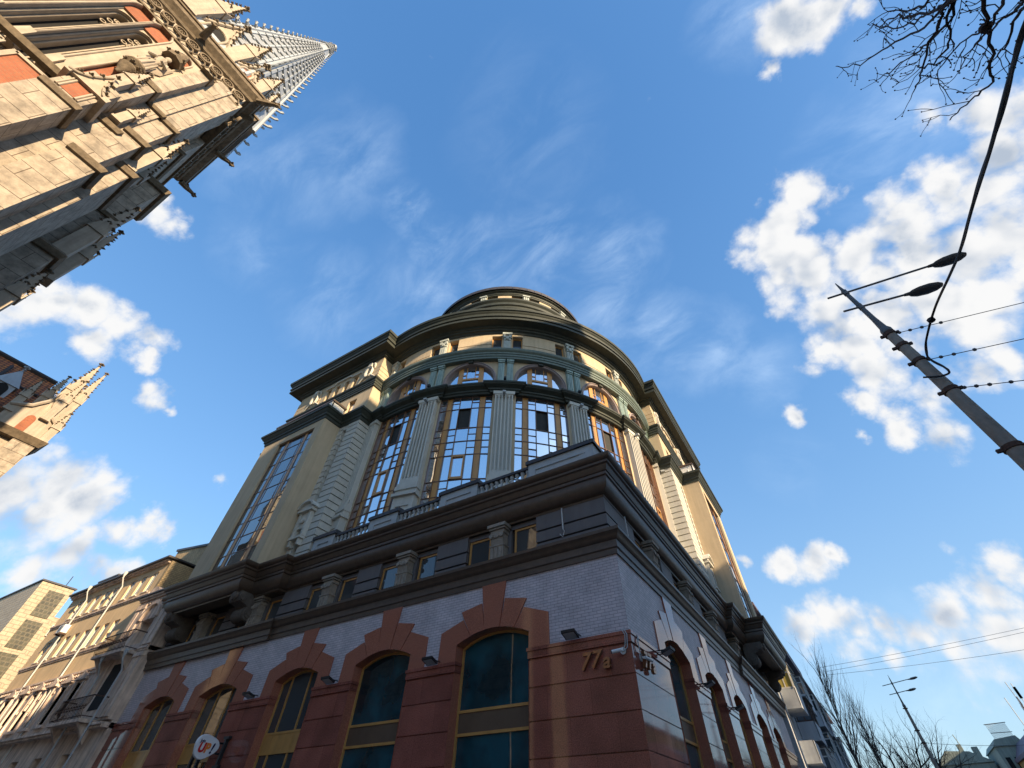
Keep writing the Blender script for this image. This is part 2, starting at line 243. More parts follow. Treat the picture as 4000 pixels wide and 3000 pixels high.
# ------------------------------------------------------------------ mesh helpers
class MB:
    def __init__(s, T=None): s.v = []; s.f = []; s.T = T
    def pt(s, p):
        s.v.append(tuple(s.T(*p)) if s.T else tuple(p)); return len(s.v)-1
    def pts(s, P): return [s.pt(p) for p in P]
    def face(s, P): s.f.append(s.pts(P))
    def hexa(s, P):
        i = s.pts(P); s.f += [[i[0], i[3], i[2], i[1]], [i[4], i[5], i[6], i[7]], [i[0], i[1], i[5], i[4]], [i[1], i[2], i[6], i[5]], [i[2], i[3], i[7], i[6]], [i[3], i[0], i[4], i[7]]]
    def box(s, x0, x1, y0, y1, z0, z1):
        s.hexa([(x0, y0, z0), (x1, y0, z0), (x1, y1, z0), (x0, y1, z0), (x0, y0, z1), (x1, y0, z1), (x1, y1, z1), (x0, y1, z1)])
    def loft(s, loops, caps=True, closed=True):
        I = [s.pts(l) for l in loops]; n = len(loops[0])
        for a, b in zip(I, I[1:]):
            for k in range(n if closed else n-1): s.f.append([a[k], a[(k+1) % n], b[(k+1) % n], b[k]])
        if caps: s.f.append(I[0][::-1]); s.f.append(I[-1])
    def prism(s, poly, a, b, ax='y'):
        """extrude 2D poly: ax y -> (x,z) poly between y=a and y=b ; x -> (y,z) ; z -> (x,y)"""
        g = {'y': lambda p, t: (p[0], t, p[1]), 'x': lambda p, t: (t, p[0], p[1]), 'z': lambda p, t: (p[0], p[1], t)}[ax]
        s.loft([[g(p, a) for p in poly], [g(p, b) for p in poly]])
    def lathe(s, c, prof, n=12, ax='z', caps=True):
        L = []
        for r, h in prof:
            l = []
            for k in range(n):
                a = 2*math.pi*k/n; u, w = r*math.cos(a), r*math.sin(a)
                l.append({'z': (c[0]+u, c[1]+w, c[2]+h), 'x': (c[0]+h, c[1]+u, c[2]+w), 'y': (c[0]+u, c[1]+h, c[2]+w)}[ax])
            L.append(l)
        s.loft(L, caps)
    def tube(s, P, r, n=6, caps=True):
        P = [Vector(p) for p in P]; rr = r if isinstance(r, (list, tuple)) else [r]*len(P); L = []
        t0 = (P[1]-P[0]).normalized(); up = Vector((0, 0, 1)) if abs(t0.z) < .9 else Vector((1, 0, 0)); a = t0.cross(up).normalized()
        for i, p in enumerate(P):
            t = (P[min(i+1, len(P)-1)]-P[max(i-1, 0)]).normalized(); a = (a - t*a.dot(t)).normalized(); b = t.cross(a)
            L.append([tuple(p+(a*math.cos(2*math.pi*k/n)+b*math.sin(2*math.pi*k/n))*rr[i]) for k in range(n)])
        s.loft(L, caps)
    def sweep(s, path, prof, closed=False):
        """path [(x,y)], outward = right of the walking direction; prof closed polygon [(out,z)]"""
        n = len(path); L = []
        for i in range(n):
            p = Vector(path[i]); ds = []
            for a, b in ((i-1, i), (i, i+1)):
                if closed: a %= n; b %= n
                elif a < 0 or b >= n: continue
                d = Vector(path[b])-Vector(path[a])
                if d.length > 1e-9: ds.append(d.normalized())
            ns = [Vector((d.y, -d.x)) for d in ds]
            m = sum(ns, Vector((0, 0))).normalized(); k = 1/max(.35, m.dot(ns[0]))
            L.append([(p.x+m.x*o*k, p.y+m.y*o*k, z) for o, z in prof])
        if closed: L.append(L[0]); s.loft(L, caps=False)
        else: s.loft(L)
    def build(s, name, m, parent=None, root=None, label=None, smooth=True, ang=32, merge=False):
        me = bpy.data.meshes.new(name)
        off = Vector((0, 0, 0))
        r = parent
        while r is not None: off += r.location; r = r.parent
        me.from_pydata([(v[0]-off.x, v[1]-off.y, v[2]-off.z) for v in s.v], [], s.f)
        bm = bmesh.new(); bm.from_mesh(me)
        if merge: bmesh.ops.remove_doubles(bm, verts=bm.verts, dist=1e-4)
        bmesh.ops.recalc_face_normals(bm, faces=bm.faces); bm.to_mesh(me); bm.free()
        if smooth:
            me.polygons.foreach_set('use_smooth', [True]*len(me.polygons)); me.set_sharp_from_angle(angle=R_(ang))
        me.materials.append(M[m] if isinstance(m, str) else m)
        o = bpy.data.objects.new(name, me); COL.objects.link(o)
        if parent is not None: o.parent = parent
        if label: o['label'] = label
        return o
def build_many(L, name, m, parent, key, cap=100, **k):
    """the `cap` pieces nearest to key as objects, the rest as one"""
    L = sorted(L, key=lambda g: (Vector(g.v[0])-key).length); rest = MB()
    for i, g in enumerate(L):
        if i < cap: g.build(name, m, parent, **k)
        else:
            n = len(rest.v); rest.v += g.v; rest.f += [[a+n for a in f] for f in g.f]
    if rest.v: o = rest.build(name, m, parent, **k); o['kind'] = 'stuff'
def thing(name, label, cat, loc=(0, 0, 0), group=None):
    o = bpy.data.objects.new(name, None); COL.objects.link(o); o.location = loc; o.empty_display_size = .5
    o['label'] = label; o['category'] = cat
    if group: o['group'] = group
    return o
def tag(o, label, cat, group=None, kind=None):
    if label: o['label'] = label
    if cat: o['category'] = cat
    if group: o['group'] = group
    if kind: o['kind'] = kind
    return o
def arch(c, hw, z0, rise, n=10):
    """points from left spring to right spring, segmental/round arch"""
    R = (hw*hw+rise*rise)/(2*rise); zc = z0+rise-R; a = math.asin(min(1, hw/R))
    if rise > hw: a = math.pi-a
    return [(c+R*math.sin(t), zc+R*math.cos(t)) for t in [-a+2*a*k/n for k in range(n+1)]]
def pointed(c, hw, z0, n=6, k=1.5):
    """equilateral-ish pointed arch"""
    R = hw*k; L = []
    am = math.acos((R-hw)/R)
    for i in range(n+1):
        t = am*i/n; L.append((c+R-hw-R*math.cos(t), z0+R*math.sin(t)))
    return L + [(2*c-x, z) for x, z in L[-2::-1]]
TL = lambda s, d, z: (-s, d, z)
TR = lambda s, d, z: (-d, s, z)
# ================================================================== OFFICE BUILDING
OB = thing('office_building', 'large corner building with red granite base, dark brown cornice and round glazed khaki rotunda above', 'building', (0, 0, 0))
SIDES = {'L': dict(T=TL, bay0=19.5, bay1=26.1, end=28.0), 'R': dict(T=TR, bay0=20.6, bay1=27.6, end=31.0)}
WC = [4.72, 9.55, 14.22, 19.4, 24.0]; WH = [1.42, 1.36, 1.28, 1.38, 1.28]
def mirror_path(pts):
    """(s,d) points from the corner outwards -> world path left end .. corner .. right end"""
    return [(-s, d) for s, d in reversed(pts)] + [(-d, s) for s, d in pts[1:]]
def inset_poly(P, e):
    c = (sum(p[0] for p in P)/len(P), sum(p[1] for p in P)/len(P)); o = []
    for p in P:
        d = math.hypot(p[0]-c[0], p[1]-c[1]); k = max(0, 1-e/d); o.append((c[0]+(p[0]-c[0])*k, c[1]+(p[1]-c[1])*k))
    return o
# --- granite base, courses between the windows
for sk, S in SIDES.items():
    T = S['T']
    edges = [0.0]
    for c, h in zip(WC, WH): edges += [c-h, c+h]
    edges.append(S['end']-.7)
    zc = [-.1, .85, 1.60, 2.35, 3.09, 3.84, 4.59, 5.26]
    for k in range(0, len(edges), 2):
        a, b = edges[k], edges[k+1]; g = MB(T)
        g.box(a+(.02 if (k or sk == 'L') else .04), b-.02 if k < 10 else b, .035, .55, -.1, 5.5)
        for z0, z1 in zip(zc, zc[1:]):
            a0 = a if (k or sk == 'L') else .1405
            g.box(a0-(.0 if k else 0), b, -.0, .14, z0+.014, z1-.014)
        g.build('granite_pier', 'granite', OB)
    for k in range(0, len(edges), 2):
        a, b = edges[k], edges[k+1]
        P = [(a+.02, .4), (a, 0), (b, 0), (b-.02, .4)] if k else [(-.0, 0), (b, 0), (b-.02, .4)]
        w = [(x, y) for x, y in P]
        prof = [(0, 5.27), (.03, 5.285), (.03, 5.47), (.06, 5.49), (.06, 5.56), (0, 5.57)]
        g = MB(T)
        if k: g.box(a-.03, b+.03, -.035, .3, 5.29, 5.47); g.box(a-.06, b+.06, -.065, .3, 5.474, 5.56)
        else:
            c0 = 0 if sk == 'L' else .301
            g.box(-.035+c0*1.12, b+.03, -.035, .3, 5.29, 5.47); g.box(-.065+c0*1.22, b+.06, -.065, .3, 5.474, 5.56)
        g.build('granite_band', 'granite', OB)
    # --- brick zone with arch notches
    g = MB(T); bounds = [.0125] + [(WC[i]+WC[i+1])/2 for i in range(4)] + [S['end']-.72]
    for i, (c, h) in enumerate(zip(WC, WH)):
        a, b = bounds[i], bounds[i+1]; A = arch(c, h, 6.02, .30, 12)
        g.prism([(a, 5.5), (c-h, 5.5)] + A + [(c+h, 5.5), (b, 5.5), (b, 7.72), (a, 7.72)], .012, .5)
    g.build('brick_wall', 'lbrick', OB)
    # --- windows with granite voussoirs
    for i, (c, h) in enumerate(zip(WC, WH)):
        f = h/1.4; g = MB(T)
        A = arch(c, h, 6.02, .30, 12)
        def om(x): return c+x*f
        right = [(om(2.13), 5.56), (om(2.13), 6.46), (om(1.33), 6.72), (om(1.33), 7.0), (om(.50), 7.14), (om(.50), 7.7)]
        # pieces: springer, voussoir, key (right half mirrored)
        def zin(x):
            for (x0, z0), (x1, z1) in zip(A, A[1:]):
                if x0 <= x <= x1: return z0+(z1-z0)*(x-x0)/(x1-x0+1e-9)
            return A[0][1]
        inn = [.30, .86]
        key = [(om(-inn[0]), zin(om(-inn[0]))), (c, zin(c)), (om(inn[0]), zin(om(inn[0]))), (om(.50), 7.7), (om(-.50), 7.7)]
        g.prism(inset_poly(key, .008), -.05, .05)
        for sg in (-1, 1):
            m = lambda x: c+sg*x*f
            v = [(m(.30), zin(m(.30))), (m(.58), zin(m(.58))), (m(.86), zin(m(.86))), (m(1.33), 7.0), (m(.475), 7.15)]
            g.prism(inset_poly(v, .009), -.035, .05)
            w = [(m(.86), zin(m(.86))), (m(1.15), zin(m(1.15))), (m(1.4), 6.02), (m(1.4), 5.56), (m(2.13), 5.56), (m(2.13), 6.46), (m(1.22), 6.75)]
            g.prism(inset_poly(w, .009), -.03, .05)
        # reveal
        J = [(c-h+.004, 0), (c-h+.004, 6.0)] + [(x, z-.004) for x, z in A[1:-1]] + [(c+h-.004, 6.0), (c+h-.004, 0)]; Ji = [(c-h+.002, 0)] + [(x, z-.002) for x, z in A] + [(c+h-.002, 0)]
        I1 = g.pts([(x, -.02, z) for x, z in J]); I2 = g.pts([(x, .46, z) for x, z in J])
        for k in range(len(J)-1): g.f.append([I1[k], I1[k+1], I2[k+1], I2[k]])
        g.build('window_surround', 'granite2', OB)
        fr = MB(T); hh = h-.005; wood = i >= 2
        nb = [0] if not wood else [0, .36, .80, 1.0]
        zs = (3.78, 4.32) if not wood else (3.86, 4.42)
        for x in (c-hh, c+hh-.07): fr.box(x, x+.07, .34, .44, 0, 6.0)
        for z in (zs[0]-.035, zs[1]-.035, 1.2): fr.box(c-hh+.07, c+hh-.07, .345, .435, z, z+.07)
        A1 = arch(c, hh, 6.02, .30, 12); A2 = [(c+(x-c)*.955, z-.07) for x, z in A1]
        fr.prism(A1+A2[::-1], .342, .438)
        if wood:
            for fx in ((-.32, .55) if i == 2 else (-.30, .38)):
                x = c+h*fx; fr.box(x-.03, x+.03, .35, .43, 0, 6.28)
            fr.box(c-hh+.07, c+hh-.07, .36, .42, zs[0]+.035, zs[1]-.035)
        F = fr.build('window', 'wood', OB)
        gl = MB(T)
        gl.prism([(c-hh+.01, 0)]+[(x, z-.01) for x, z in A1]+[(c+hh-.01, 0)], .40, .415)
        gl.build('glass', 'tglass' if not wood else 'dglass', F)
        if not wood:
            sp = MB(T); sp.box(c-hh+.06, c+hh-.06, .37, .40, zs[0]+.03, zs[1]-.03); sp.build('spandrel', 'spandrel', F)
    # --- third floor
    g = MB(T); e = S['end']-.7
    zr = [8.44, 8.86, 9.30, 9.98]
    segs = []; x = .2355 if sk == 'L' else .3005
    for c in WC: segs.append((x, c-1.62)); segs.append((c-.55, c+.55)); x = c+1.62
    segs.append((x, e))
    for k, (a, b) in enumerate(segs):
        g.box(a+.12, b-.12, .36, .7, 8.3, 9.98)
        if k % 2 == 0:
            for z0, z1 in zip(zr, zr[1:]): g.box(a, b, .235, .40, z0+(.035 if z0 > 8.5 else 0), z1-.035)
    g.box(.25, e, .36, .7, 9.72, 9.98)
    g.build('third_floor_wall', 'slate', OB)
    for c in WC:
        for a, b in ((c-1.60, c-.56), (c+.56, c+1.60)):
            fr = MB(T)
            fr.box(a, a+.08, .40, .50, 8.5, 9.72); fr.box(b-.08, b, .40, .50, 8.5, 9.72); fr.box(a+.08, b-.08, .405, .495, 9.64, 9.72); fr.box(a+.08, b-.08, .405, .495, 8.5, 8.58)
            F = fr.build('window', 'wood', OB); gl = MB(T); gl.box(a+.07, b-.07, .44, .46, 8.55, 9.66); gl.build('glass', 'dglass', F)
        k = MB(T)                                                   # console pilaster
        for x0, x1, d, z0, z1 in ((-.30, .30, .0, 8.46, 9.05), (-.33, .33, -.03, 9.05, 9.10), (-.31, .31, -.02, 9.55, 9.68), (-.37, .37, -.08, 9.70, 9.76), (-.42, .42, -.14, 9.78, 9.90)):
            k.box(c+x0, c+x1, d, .35, z0, z1)
        k.prism([(.03, 9.1), (-.12, 9.5), (-.16, 9.56), (.35, 9.56), (.35, 9.1)], c-.27, c+.27, 'x') if False else k.loft([[(c-.27, .02, 9.1), (c-.27, -.07, 9.45), (c-.27, -.07, 9.55), (c-.27, .34, 9.55), (c-.27, .34, 9.1)], [(c+.27, .02, 9.1), (c+.27, -.07, 9.45), (c+.27, -.07, 9.55), (c+.27, .34, 9.55), (c+.27, .34, 9.1)]])
        for q in (-.18, 0, .18): k.box(c+q-.045, c+q+.045, -.035, .02, 8.52, 9.0)
        for q in (-.24, .24): k.lathe((c+q, -.09, 9.44), [(.02, -.03), (.09, -.02), (.09, .02), (.03, .04)], 8, 'y')
        for q in range(7):
            a = math.pi*q/6; k.lathe((c+.15*math.cos(a), -.085, 9.50-.12*math.sin(a)), [(.01, -.03), (.045, 0), (.01, .03)], 6, 'y')
        k.build('console', 'console', OB)
# --- cornices around both fronts
eL, eR = SIDES['L']['end']-.7, SIDES['R']['end']-.1
def both(ptsL, ptsR): return [(-s, d) for s, d in reversed(ptsL)] + [(-d, s) for s, d in ptsR[1:]]
g = MB()
g.sweep(both([(0, 0), (17.15, 0), (17.15, -.1), (eL, -.1)], [(0, 0), (17.2, 0), (17.2, -.14), (eR, -.14)]),
        [(-.3, 7.70), (.04, 7.70), (.05, 7.86), (.09, 7.90), (.09, 8.0), (.10, 8.12), (.15, 8.15), (.20, 8.22), (.24, 8.32), (.29, 8.36), (.30, 8.46), (-.3, 8.50)])
g.build('string_cornice', 'brown', OB)
mainp = [(-.9, 9.90), (-.22, 9.90), (-.20, 9.97), (-.12, 10.0), (-.07, 10.06), (.02, 10.14), (.08, 10.26), (.10, 10.40), (.08, 10.54), (.14, 10.57), (.14, 10.68), (.18, 10.70), (.22, 10.78), (.26, 10.90), (.33, 10.94), (.34, 11.02), (.42, 11.06), (.48, 11.14), (.49, 11.24), (-.9, 11.30)]
g = MB(); L_, Rr = SIDES['L'], SIDES['R']
g.sweep(both([(0, 0), (17.5, 0), (17.5, -.42), (19.75, -.42), (19.75, -1.15), (26.3, -1.15), (26.3, -.42), (28.2, -.42)],
             [(0, 0), (17.9, 0), (17.9, -.35), (21.2, -.35), (21.2, -1.5), (29.2, -1.5), (29.2, -.35), (31.2, -.35)]), mainp)
g.build('main_cornice', 'brown', OB)
g = MB()                                                     # roof slabs behind the cornice
g.prism([(-27.6, .3), (-.3, .3), (-.3, 30.5), (-14, 30.5), (-14, 14), (-27.6, 14)], 9.9, 11.22, 'z')
g.prism([(-26.2, -1.0), (-19.9, -1.0), (-19.9, .3), (-26.2, .3)], 10.1, 11.2, 'z')
g.prism([(1.3, 21.4), (1.3, 29.0), (-.3, 29.0), (-.3, 21.4)], 10.1, 11.2, 'z')
g.build('terrace_slab', 'dmetal', OB)
g = MB(); g.box(-27.2, -.7, .6, 13, -.1, 9.9); g.box(-13, -.6, .7, 30.5, -.1, 9.9); g.build('inner_wall', 'dark', OB)
# --- scroll brackets under the bay
def scroll(k, c, d0):
    w = .42
    prof = [(d0+.15, 10.02), (d0-1.0, 10.02), (d0-1.02, 9.8), (d0-.92, 9.6), (d0-.72, 9.55), (d0-.5, 9.5), (d0-.3, 9.3), (d0-.25, 9.05), (d0-.1, 8.85), (d0+.15, 8.82)]
    k.loft([[(c-w, d, z) for d, z in prof], [(c+w, d, z) for d, z in prof]])
    for sg in (-1, 1):
        for q, r in ((.30, .05), (.2, .09), (.1, .12)):
            k.lathe((c+sg*w, d0-.22, 9.18), [(q+.02, -.02), (q+.02, sg*r-.0), (q-.03, sg*r)], 14, 'x')
        k.lathe((c+sg*w, d0-.82, 9.8), [(.18, -.02), (.18, sg*.06), (.1, sg*.06)], 12, 'x')
    k.lathe((c, d0-1.05, 9.86), [(.05, -.12), (.22, -.06), (.25, .05), (.1, .12)], 10, 'y')
    k.tube([(c-w, d0-.22, 9.18), (c+w, d0-.22, 9.18)], .34, 12)
for sk, a, b in (('L', 20.1, 25.9), ('R', 21.6, 28.8)):
    for c in (a, b):
        k = MB(SIDES[sk]['T']); scroll(k, c, .1 if sk == 'L' else -.2); k.build('scroll_bracket', 'shade_console', OB)
# ------------------------------------------------------------------ rotunda
RC = (-14.95, 14.95)
def TP(t, r, z): return (RC[0]+r*math.cos(R_(t)), RC[1]+r*math.sin(R_(t)), z)
def arcpath(R, t0=-150, t1=60, st=1.5, bumps=None, bo=.25, bw=3.6):
    P = []; n = int(round((t1-t0)/st)); T = [t0+(t1-t0)*k/n for k in range(n+1)]
    if bumps:
        for b in bumps: T += [b-bw-.02, b-bw+.02, b+bw-.02, b+bw+.02]
        T = sorted(T)
    for t in T:
        r = R+(bo if bumps and any(abs(t-b) < bw for b in bumps) else 0); p = TP(t, r, 0); P.append((p[0], p[1]))
    return P
def ring(prof, R, name, m, **k):
    g = MB(); g.sweep(arcpath(R, **k), [(o-R, z) for o, z in prof] if prof[0][0] > 2 else prof); return g.build(name, m, OB)
def acol(g, t0, t1, r0, r1, z0, z1, n=1):
    for k in range(n):
        a, b = t0+(t1-t0)*k/n, t0+(t1-t0)*(k+1)/n
        g.hexa([(a, r0, z0), (b, r0, z0), (b, r1, z0), (a, r1, z0), (a, r0, z1), (b, r0, z1), (b, r1, z1), (a, r1, z1)])
WT = [-45+22*k for k in range(-3, 4)]            # window bays
PT = [-45+11+22*k for k in range(-4, 4)]         # pilasters
g = MB(TP)
for p in PT:
    acol(g, p-3.35, p+3.35, 12.9, 13.52, 11.0, 22.3, 4)
for w in (WT[0]-22, WT[-1]+22): acol(g, w-7.8, w+7.8, 12.9, 13.45, 11, 22.3, 8)
for p in WT: acol(g, p-7.7, p+7.7, 12.9, 13.5, 21.5, 22.3, 8)
g.build('rotunda_wall', 'plaster', OB)
for p in PT:                                     # fluted giant pilasters
    g = MB(TP)
    acol(g, p-2.55, p+2.55, 13.4, 13.74, 14.95, 21.45, 1)
    nfl = 5; fw = 5.1/(nfl*2+1)
    for k in range(nfl+1):
        a = p-2.55+fw*2*k; acol(g, a+fw*.1, a+fw*.9, 13.70, 13.88, 15.25, 21.1)
    acol(g, p-2.55, p+2.55, 13.79, 13.882, 14.95, 15.25, 2); acol(g, p-2.55, p+2.55, 13.79, 13.882, 21.1, 21.45, 2)
    for k in range(nfl):
        a = p-2.55+fw*(2*k+1)
        for zz, sg in ((15.25, 1), (21.1, -1)):
            g.hexa([(a, 13.7, zz), (a+fw, 13.7, zz), (a+fw, 13.7, zz+sg*.02), (a, 13.7, zz+sg*.02), (a, 13.85, zz-sg*.0), (a+fw, 13.85, zz), (a+fw, 13.79, zz+sg*.12), (a, 13.79, zz+sg*.12)])
    acol(g, p-2.8, p+2.8, 13.4, 13.95, 14.72, 14.96, 2); acol(g, p-2.95, p+2.95, 13.4, 14.02, 14.5, 14.73, 2); acol(g, p-2.8, p+2.8, 13.4, 13.93, 14.25, 14.51, 2)
    acol(g, p-3.1, p+3.1, 13.4, 14.12, 14.08, 14.26, 2)
    acol(g, p-2.7, p+2.7, 13.4, 13.90, 11.1, 14.09, 2)
    for a, b, z0, z1 in ((-2.7, 2.7, 13.5, 14.09), (-2.7, 2.7, 11.1, 11.9), (-2.7, -1.7, 11.9, 13.5), (1.7, 2.7, 11.9, 13.5)): acol(g, p+a, p+b, 13.89, 13.97, z0, z1)
    g.build('pilaster', 'plaster_g', OB)
ZT = [21.47, 20.45, 18.80, 17.77, 16.76, 15.07, 14.07, 13.05, 11.4]
FR = [0, .13, .24, .385, .615, .76, .87, 1]
for wi, w in enumerate(WT):
    th = [w-7.65+15.3*f for f in FR]; fr = MB(TP)
    bw = .075
    for t in th: acol(fr, t-bw, t+bw, 13.28, 13.42, 11.2, 21.5)
    for t in (w-7.65, w+7.65): acol(fr, t-.05, t+.05, 13.2, 13.5, 11.2, 21.5)
    for z in ZT:
        for a, b in zip(th, th[1:]): acol(fr, a+bw, b-bw, 13.285, 13.39, z-.02, z+.02)
    for r in (0, 2, 3, 5, 6):
        zm = (ZT[r]+ZT[r+1])/2
        for c in (0, 2, 4, 6): acol(fr, th[c]+bw, th[c+1]-bw, 13.30, 13.38, zm-.016, zm+.016)
    F = fr.build('glazed_bay', 'dwood', OB)
    pn = MB(TP)
    for c in (1, 5): acol(pn, th[c]+bw, th[c+1]-bw, 13.27, 13.36, 11.2, 21.45)
    a, b, z0, z1 = th[3]+bw, th[4]-bw, 15.10, 16.73                 # opening sash
    for q in ((a, a+.35, z0, z1), (b-.35, b, z0, z1), (a+.35, b-.35, z0, z0+.14), (a+.35, b-.35, z1-.14, z1)): acol(pn, q[0], q[1], 13.33, 13.44, q[2], q[3])
    pn.build('wood_panel', 'wood', F)
    gl = MB(TP)
    for c in (0, 2, 3, 4, 6):
        for r in range(len(ZT)-1):
            z0, z1 = ZT[r+1], ZT[r]; cuts = [z0, z1] if (c == 3 or r in (1, 4, 7)) else [z0, (z0+z1)/2, z1]
            if c == 3 and r == 1: continue
            for q0, q1 in zip(cuts, cuts[1:]):
                a, b = th[c]+bw*.5, th[c+1]-bw*.5; tr = random.gauss(0, .004); tz = random.gauss(0, .005)
                gl.face([(a, 13.34-tr-tz, q0), (b, 13.34+tr-tz, q0), (b, 13.34+tr+tz, q1), (a, 13.34-tr+tz, q1)])
    gl.build('glass', 'glass', F)
    op = MB(TP); acol(op, th[3]+bw, th[4]-bw, 13.20, 13.25, 18.83, 20.42)
    op.build('open_casement', 'open', F)
# interior drum so no light leaks
g = MB(); g.lathe((RC[0], RC[1], 0), [(13.0, 11), (13.0, 28.3), (8.5, 28.5), (8.5, 41.5)], 64); g.build('inner_core', 'dark', OB)
ring([(13.2, 21.46), (13.62, 21.46), (13.66, 21.58), (13.74, 21.62), (13.76, 21.74), (13.88, 21.82), (14.02, 21.90), (14.06, 21.98), (14.10, 22.0), (14.12, 22.12), (13.2, 22.2)], 13.5, 'balcony_cornice', 'green', bumps=PT, bo=.18)
for p in PT:
    g = MB(TP); acol(g, p-3.0, p+3.0, 13.4, 13.93, 21.2, 21.47, 2); g.build('pilaster_cap', 'plaster_g', OB)
# --- arched storey
g = MB(TP); RI = 13.45; zc = 23.02; aw = 7.75
def azarch(dt, hw=aw, r=1.72): return zc+r*math.sqrt(max(0, 1-(dt/hw)**2))
for p in PT: acol(g, p-3.3, p+3.3, 12.95, RI, 22.1, 25.1, 4)
for w in (WT[0]-22, WT[-1]+22): acol(g, w-7.8, w+7.8, 12.95, RI, 22.1, 25.1, 8)
for w in WT:
    n = 22
    for k in range(n):
        a, b = -7.72+15.44*k/n, -7.72+15.44*(k+1)/n; za, zb = azarch(a), azarch(b)
        g.hexa([(w+a, 12.95, za), (w+b, 12.95, zb), (w+b, RI, zb), (w+a, RI, za), (w+a, 12.95, 25.1), (w+b, 12.95, 25.1), (w+b, RI, 25.1), (w+a, RI, 25.1)])
g.build('arcade_wall', 'plaster', OB)
for w in WT:
    g = MB(TP); n = 30; loops = []
    pts = [(-8.35, 22.15)] + [(8.35*-math.cos(math.pi*k/n), zc+1.92*math.sin(math.pi*k/n)) for k in range(n+1)] + [(8.35, 22.15)]
    inn = [(-7.55, 22.15)] + [(7.55*-math.cos(math.pi*k/n), zc+1.68*math.sin(math.pi*k/n)) for k in range(n+1)] + [(7.55, 22.15)]
    for (a, za), (b, zb) in zip(pts, inn):
        m1 = (a+(b-a)*.45, za+(zb-za)*.45); m2 = (a+(b-a)*.8, za+(zb-za)*.8)
        loops.append([(w+a, 13.40, za), (w+a, 13.56, za), (w+m1[0], 13.60, m1[1]), (w+m1[0], 13.54, m1[1]), (w+m2[0], 13.54, m2[1]), (w+b, 13.50, zb), (w+b, 13.15, zb)])
    g.loft(loops); g.build('arch_moulding', 'mauve', OB)
    g = MB(TP); acol(g, w-.75, w+.75, 13.4, 13.70, zc+1.70, zc+2.02); acol(g, w-.9, w+.9, 13.4, 13.74, zc+2.02, zc+2.08); g.build('arch_keystone', 'green', OB)
    fr = MB(TP)
    for t in (-3.3, 3.3): acol(fr, w+t-.75, w+t+.75, 13.14, 13.26, 22.1, azarch(t)+.1)
    acol(fr, w-2.6, w+2.6, 13.15, 13.25, 23.35, 23.50, 3)
    for t in (-1.4, 1.4): acol(fr, w+t-.09, w+t+.09, 13.16, 13.24, 23.5, azarch(t)+.05)
    for a, b in ((-2.6, -1.45), (1.45, 2.6)): acol(fr, w+a, w+b, 13.16, 13.24, 23.85, 23.89)
    F = fr.build('arched_window', 'wood', OB)
    gl = MB(TP); cols = [-7.6, -5.2, -4.05, -2.55, -1.4, 0, 1.4, 2.55, 4.05, 5.2, 7.6]
    for a, b in zip(cols, cols[1:]):
        tr = random.gauss(0, .004); za, zb = azarch(a), azarch(b)
        gl.face([(w+a, 13.18-tr, 22.1), (w+b, 13.18+tr, 22.1), (w+b, 13.18+tr, zb), (w+a, 13.18-tr, za)])
    gl.build('glass', 'glass', F)
for p in PT:
    for t in (-1.35, 1.35):
        g = MB(TP)
        acol(g, p+t-.95, p+t+.95, 13.4, 13.62, 22.2, 24.62)
        for q in (-.55, 0, .55): acol(g, p+t+q-.16, p+t+q+.16, 13.6, 13.67, 22.5, 24.5)
        acol(g, p+t-1.05, p+t+1.05, 13.4, 13.70, 24.62, 24.72); acol(g, p+t-1.15, p+t+1.15, 13.4, 13.76, 24.74, 24.92); acol(g, p+t-1.1, p+t+1.1, 13.4, 13.7, 22.15, 22.4)
        g.build('paired_pilaster', 'teal', OB)
ring([(13.2, 24.92), (13.82, 24.92), (13.82, 25.12), (13.87, 25.14), (13.87, 25.34), (13.92, 25.36), (13.92, 25.54), (14.02, 25.62), (14.06, 25.72), (14.07, 25.86), (13.2, 25.94)], 13.5, 'entablature', 'greeng')
# --- upper window band
g = MB(TP); RW = 13.42
segs = []
for p in PT: segs += [(p-1.75, p+1.75, 0), (p+5.2, p+16.8, 1)]
segs.append((PT[0]-16.8, PT[0]-5.2, 1))
for a, b, rust in segs:
    acol(g, a, b, 12.95, RW-(.05 if rust else 0), 25.8, 28.05, 1 if not rust else 8)
    if rust:
        for z0, z1 in ((25.8, 26.53), (26.6, 26.97), (27.04, 28.06)): acol(g, a, b, RW-.06, RW, z0, z1, 8)
t0, t1 = PT[0]-16.8, PT[-1]+16.8
acol(g, t0, t1, 12.95, RW, 28.05, 28.5, int((t1-t0)/1.5))
g.build('upper_wall', 'plaster', OB)
for p in PT:
    for t in (-3.45, 3.45):
        fr = MB(TP); a, b = p+t-1.7, p+t+1.7
        acol(fr, a, a+.3, 13.05, 13.16, 25.9, 28.05); acol(fr, b-.3, b, 13.05, 13.16, 25.9, 28.05); acol(fr, a+.3, b-.3, 13.06, 13.15, 27.95, 28.05)
        F = fr.build('window', 'wood', OB)
        gl = MB(TP); acol(gl, a+.2, b-.2, 13.08, 13.1, 25.9, 28.0); gl.build('glass', 'dglass', F)
    g = MB(TP)
    acol(g, p-1.15, p+1.15, 13.3, 13.56, 25.9, 27.35)
    for q in (-.7, 0, .7): acol(g, p+q-.2, p+q+.2, 13.55, 13.62, 26.0, 27.25)
    acol(g, p-1.15, p+1.15, 13.3, 13.60, 27.4, 27.95); acol(g, p-1.6, p+1.6, 13.3, 13.72, 27.98, 28.2)
    for q in (-.95, .95): acol(g, p+q-.38, p+q+.38, 13.5, 13.68, 27.62, 27.95)
    acol(g, p-.5, p+.5, 13.5, 13.68, 27.45, 27.8)
    g.build('capital', 'capital', OB)
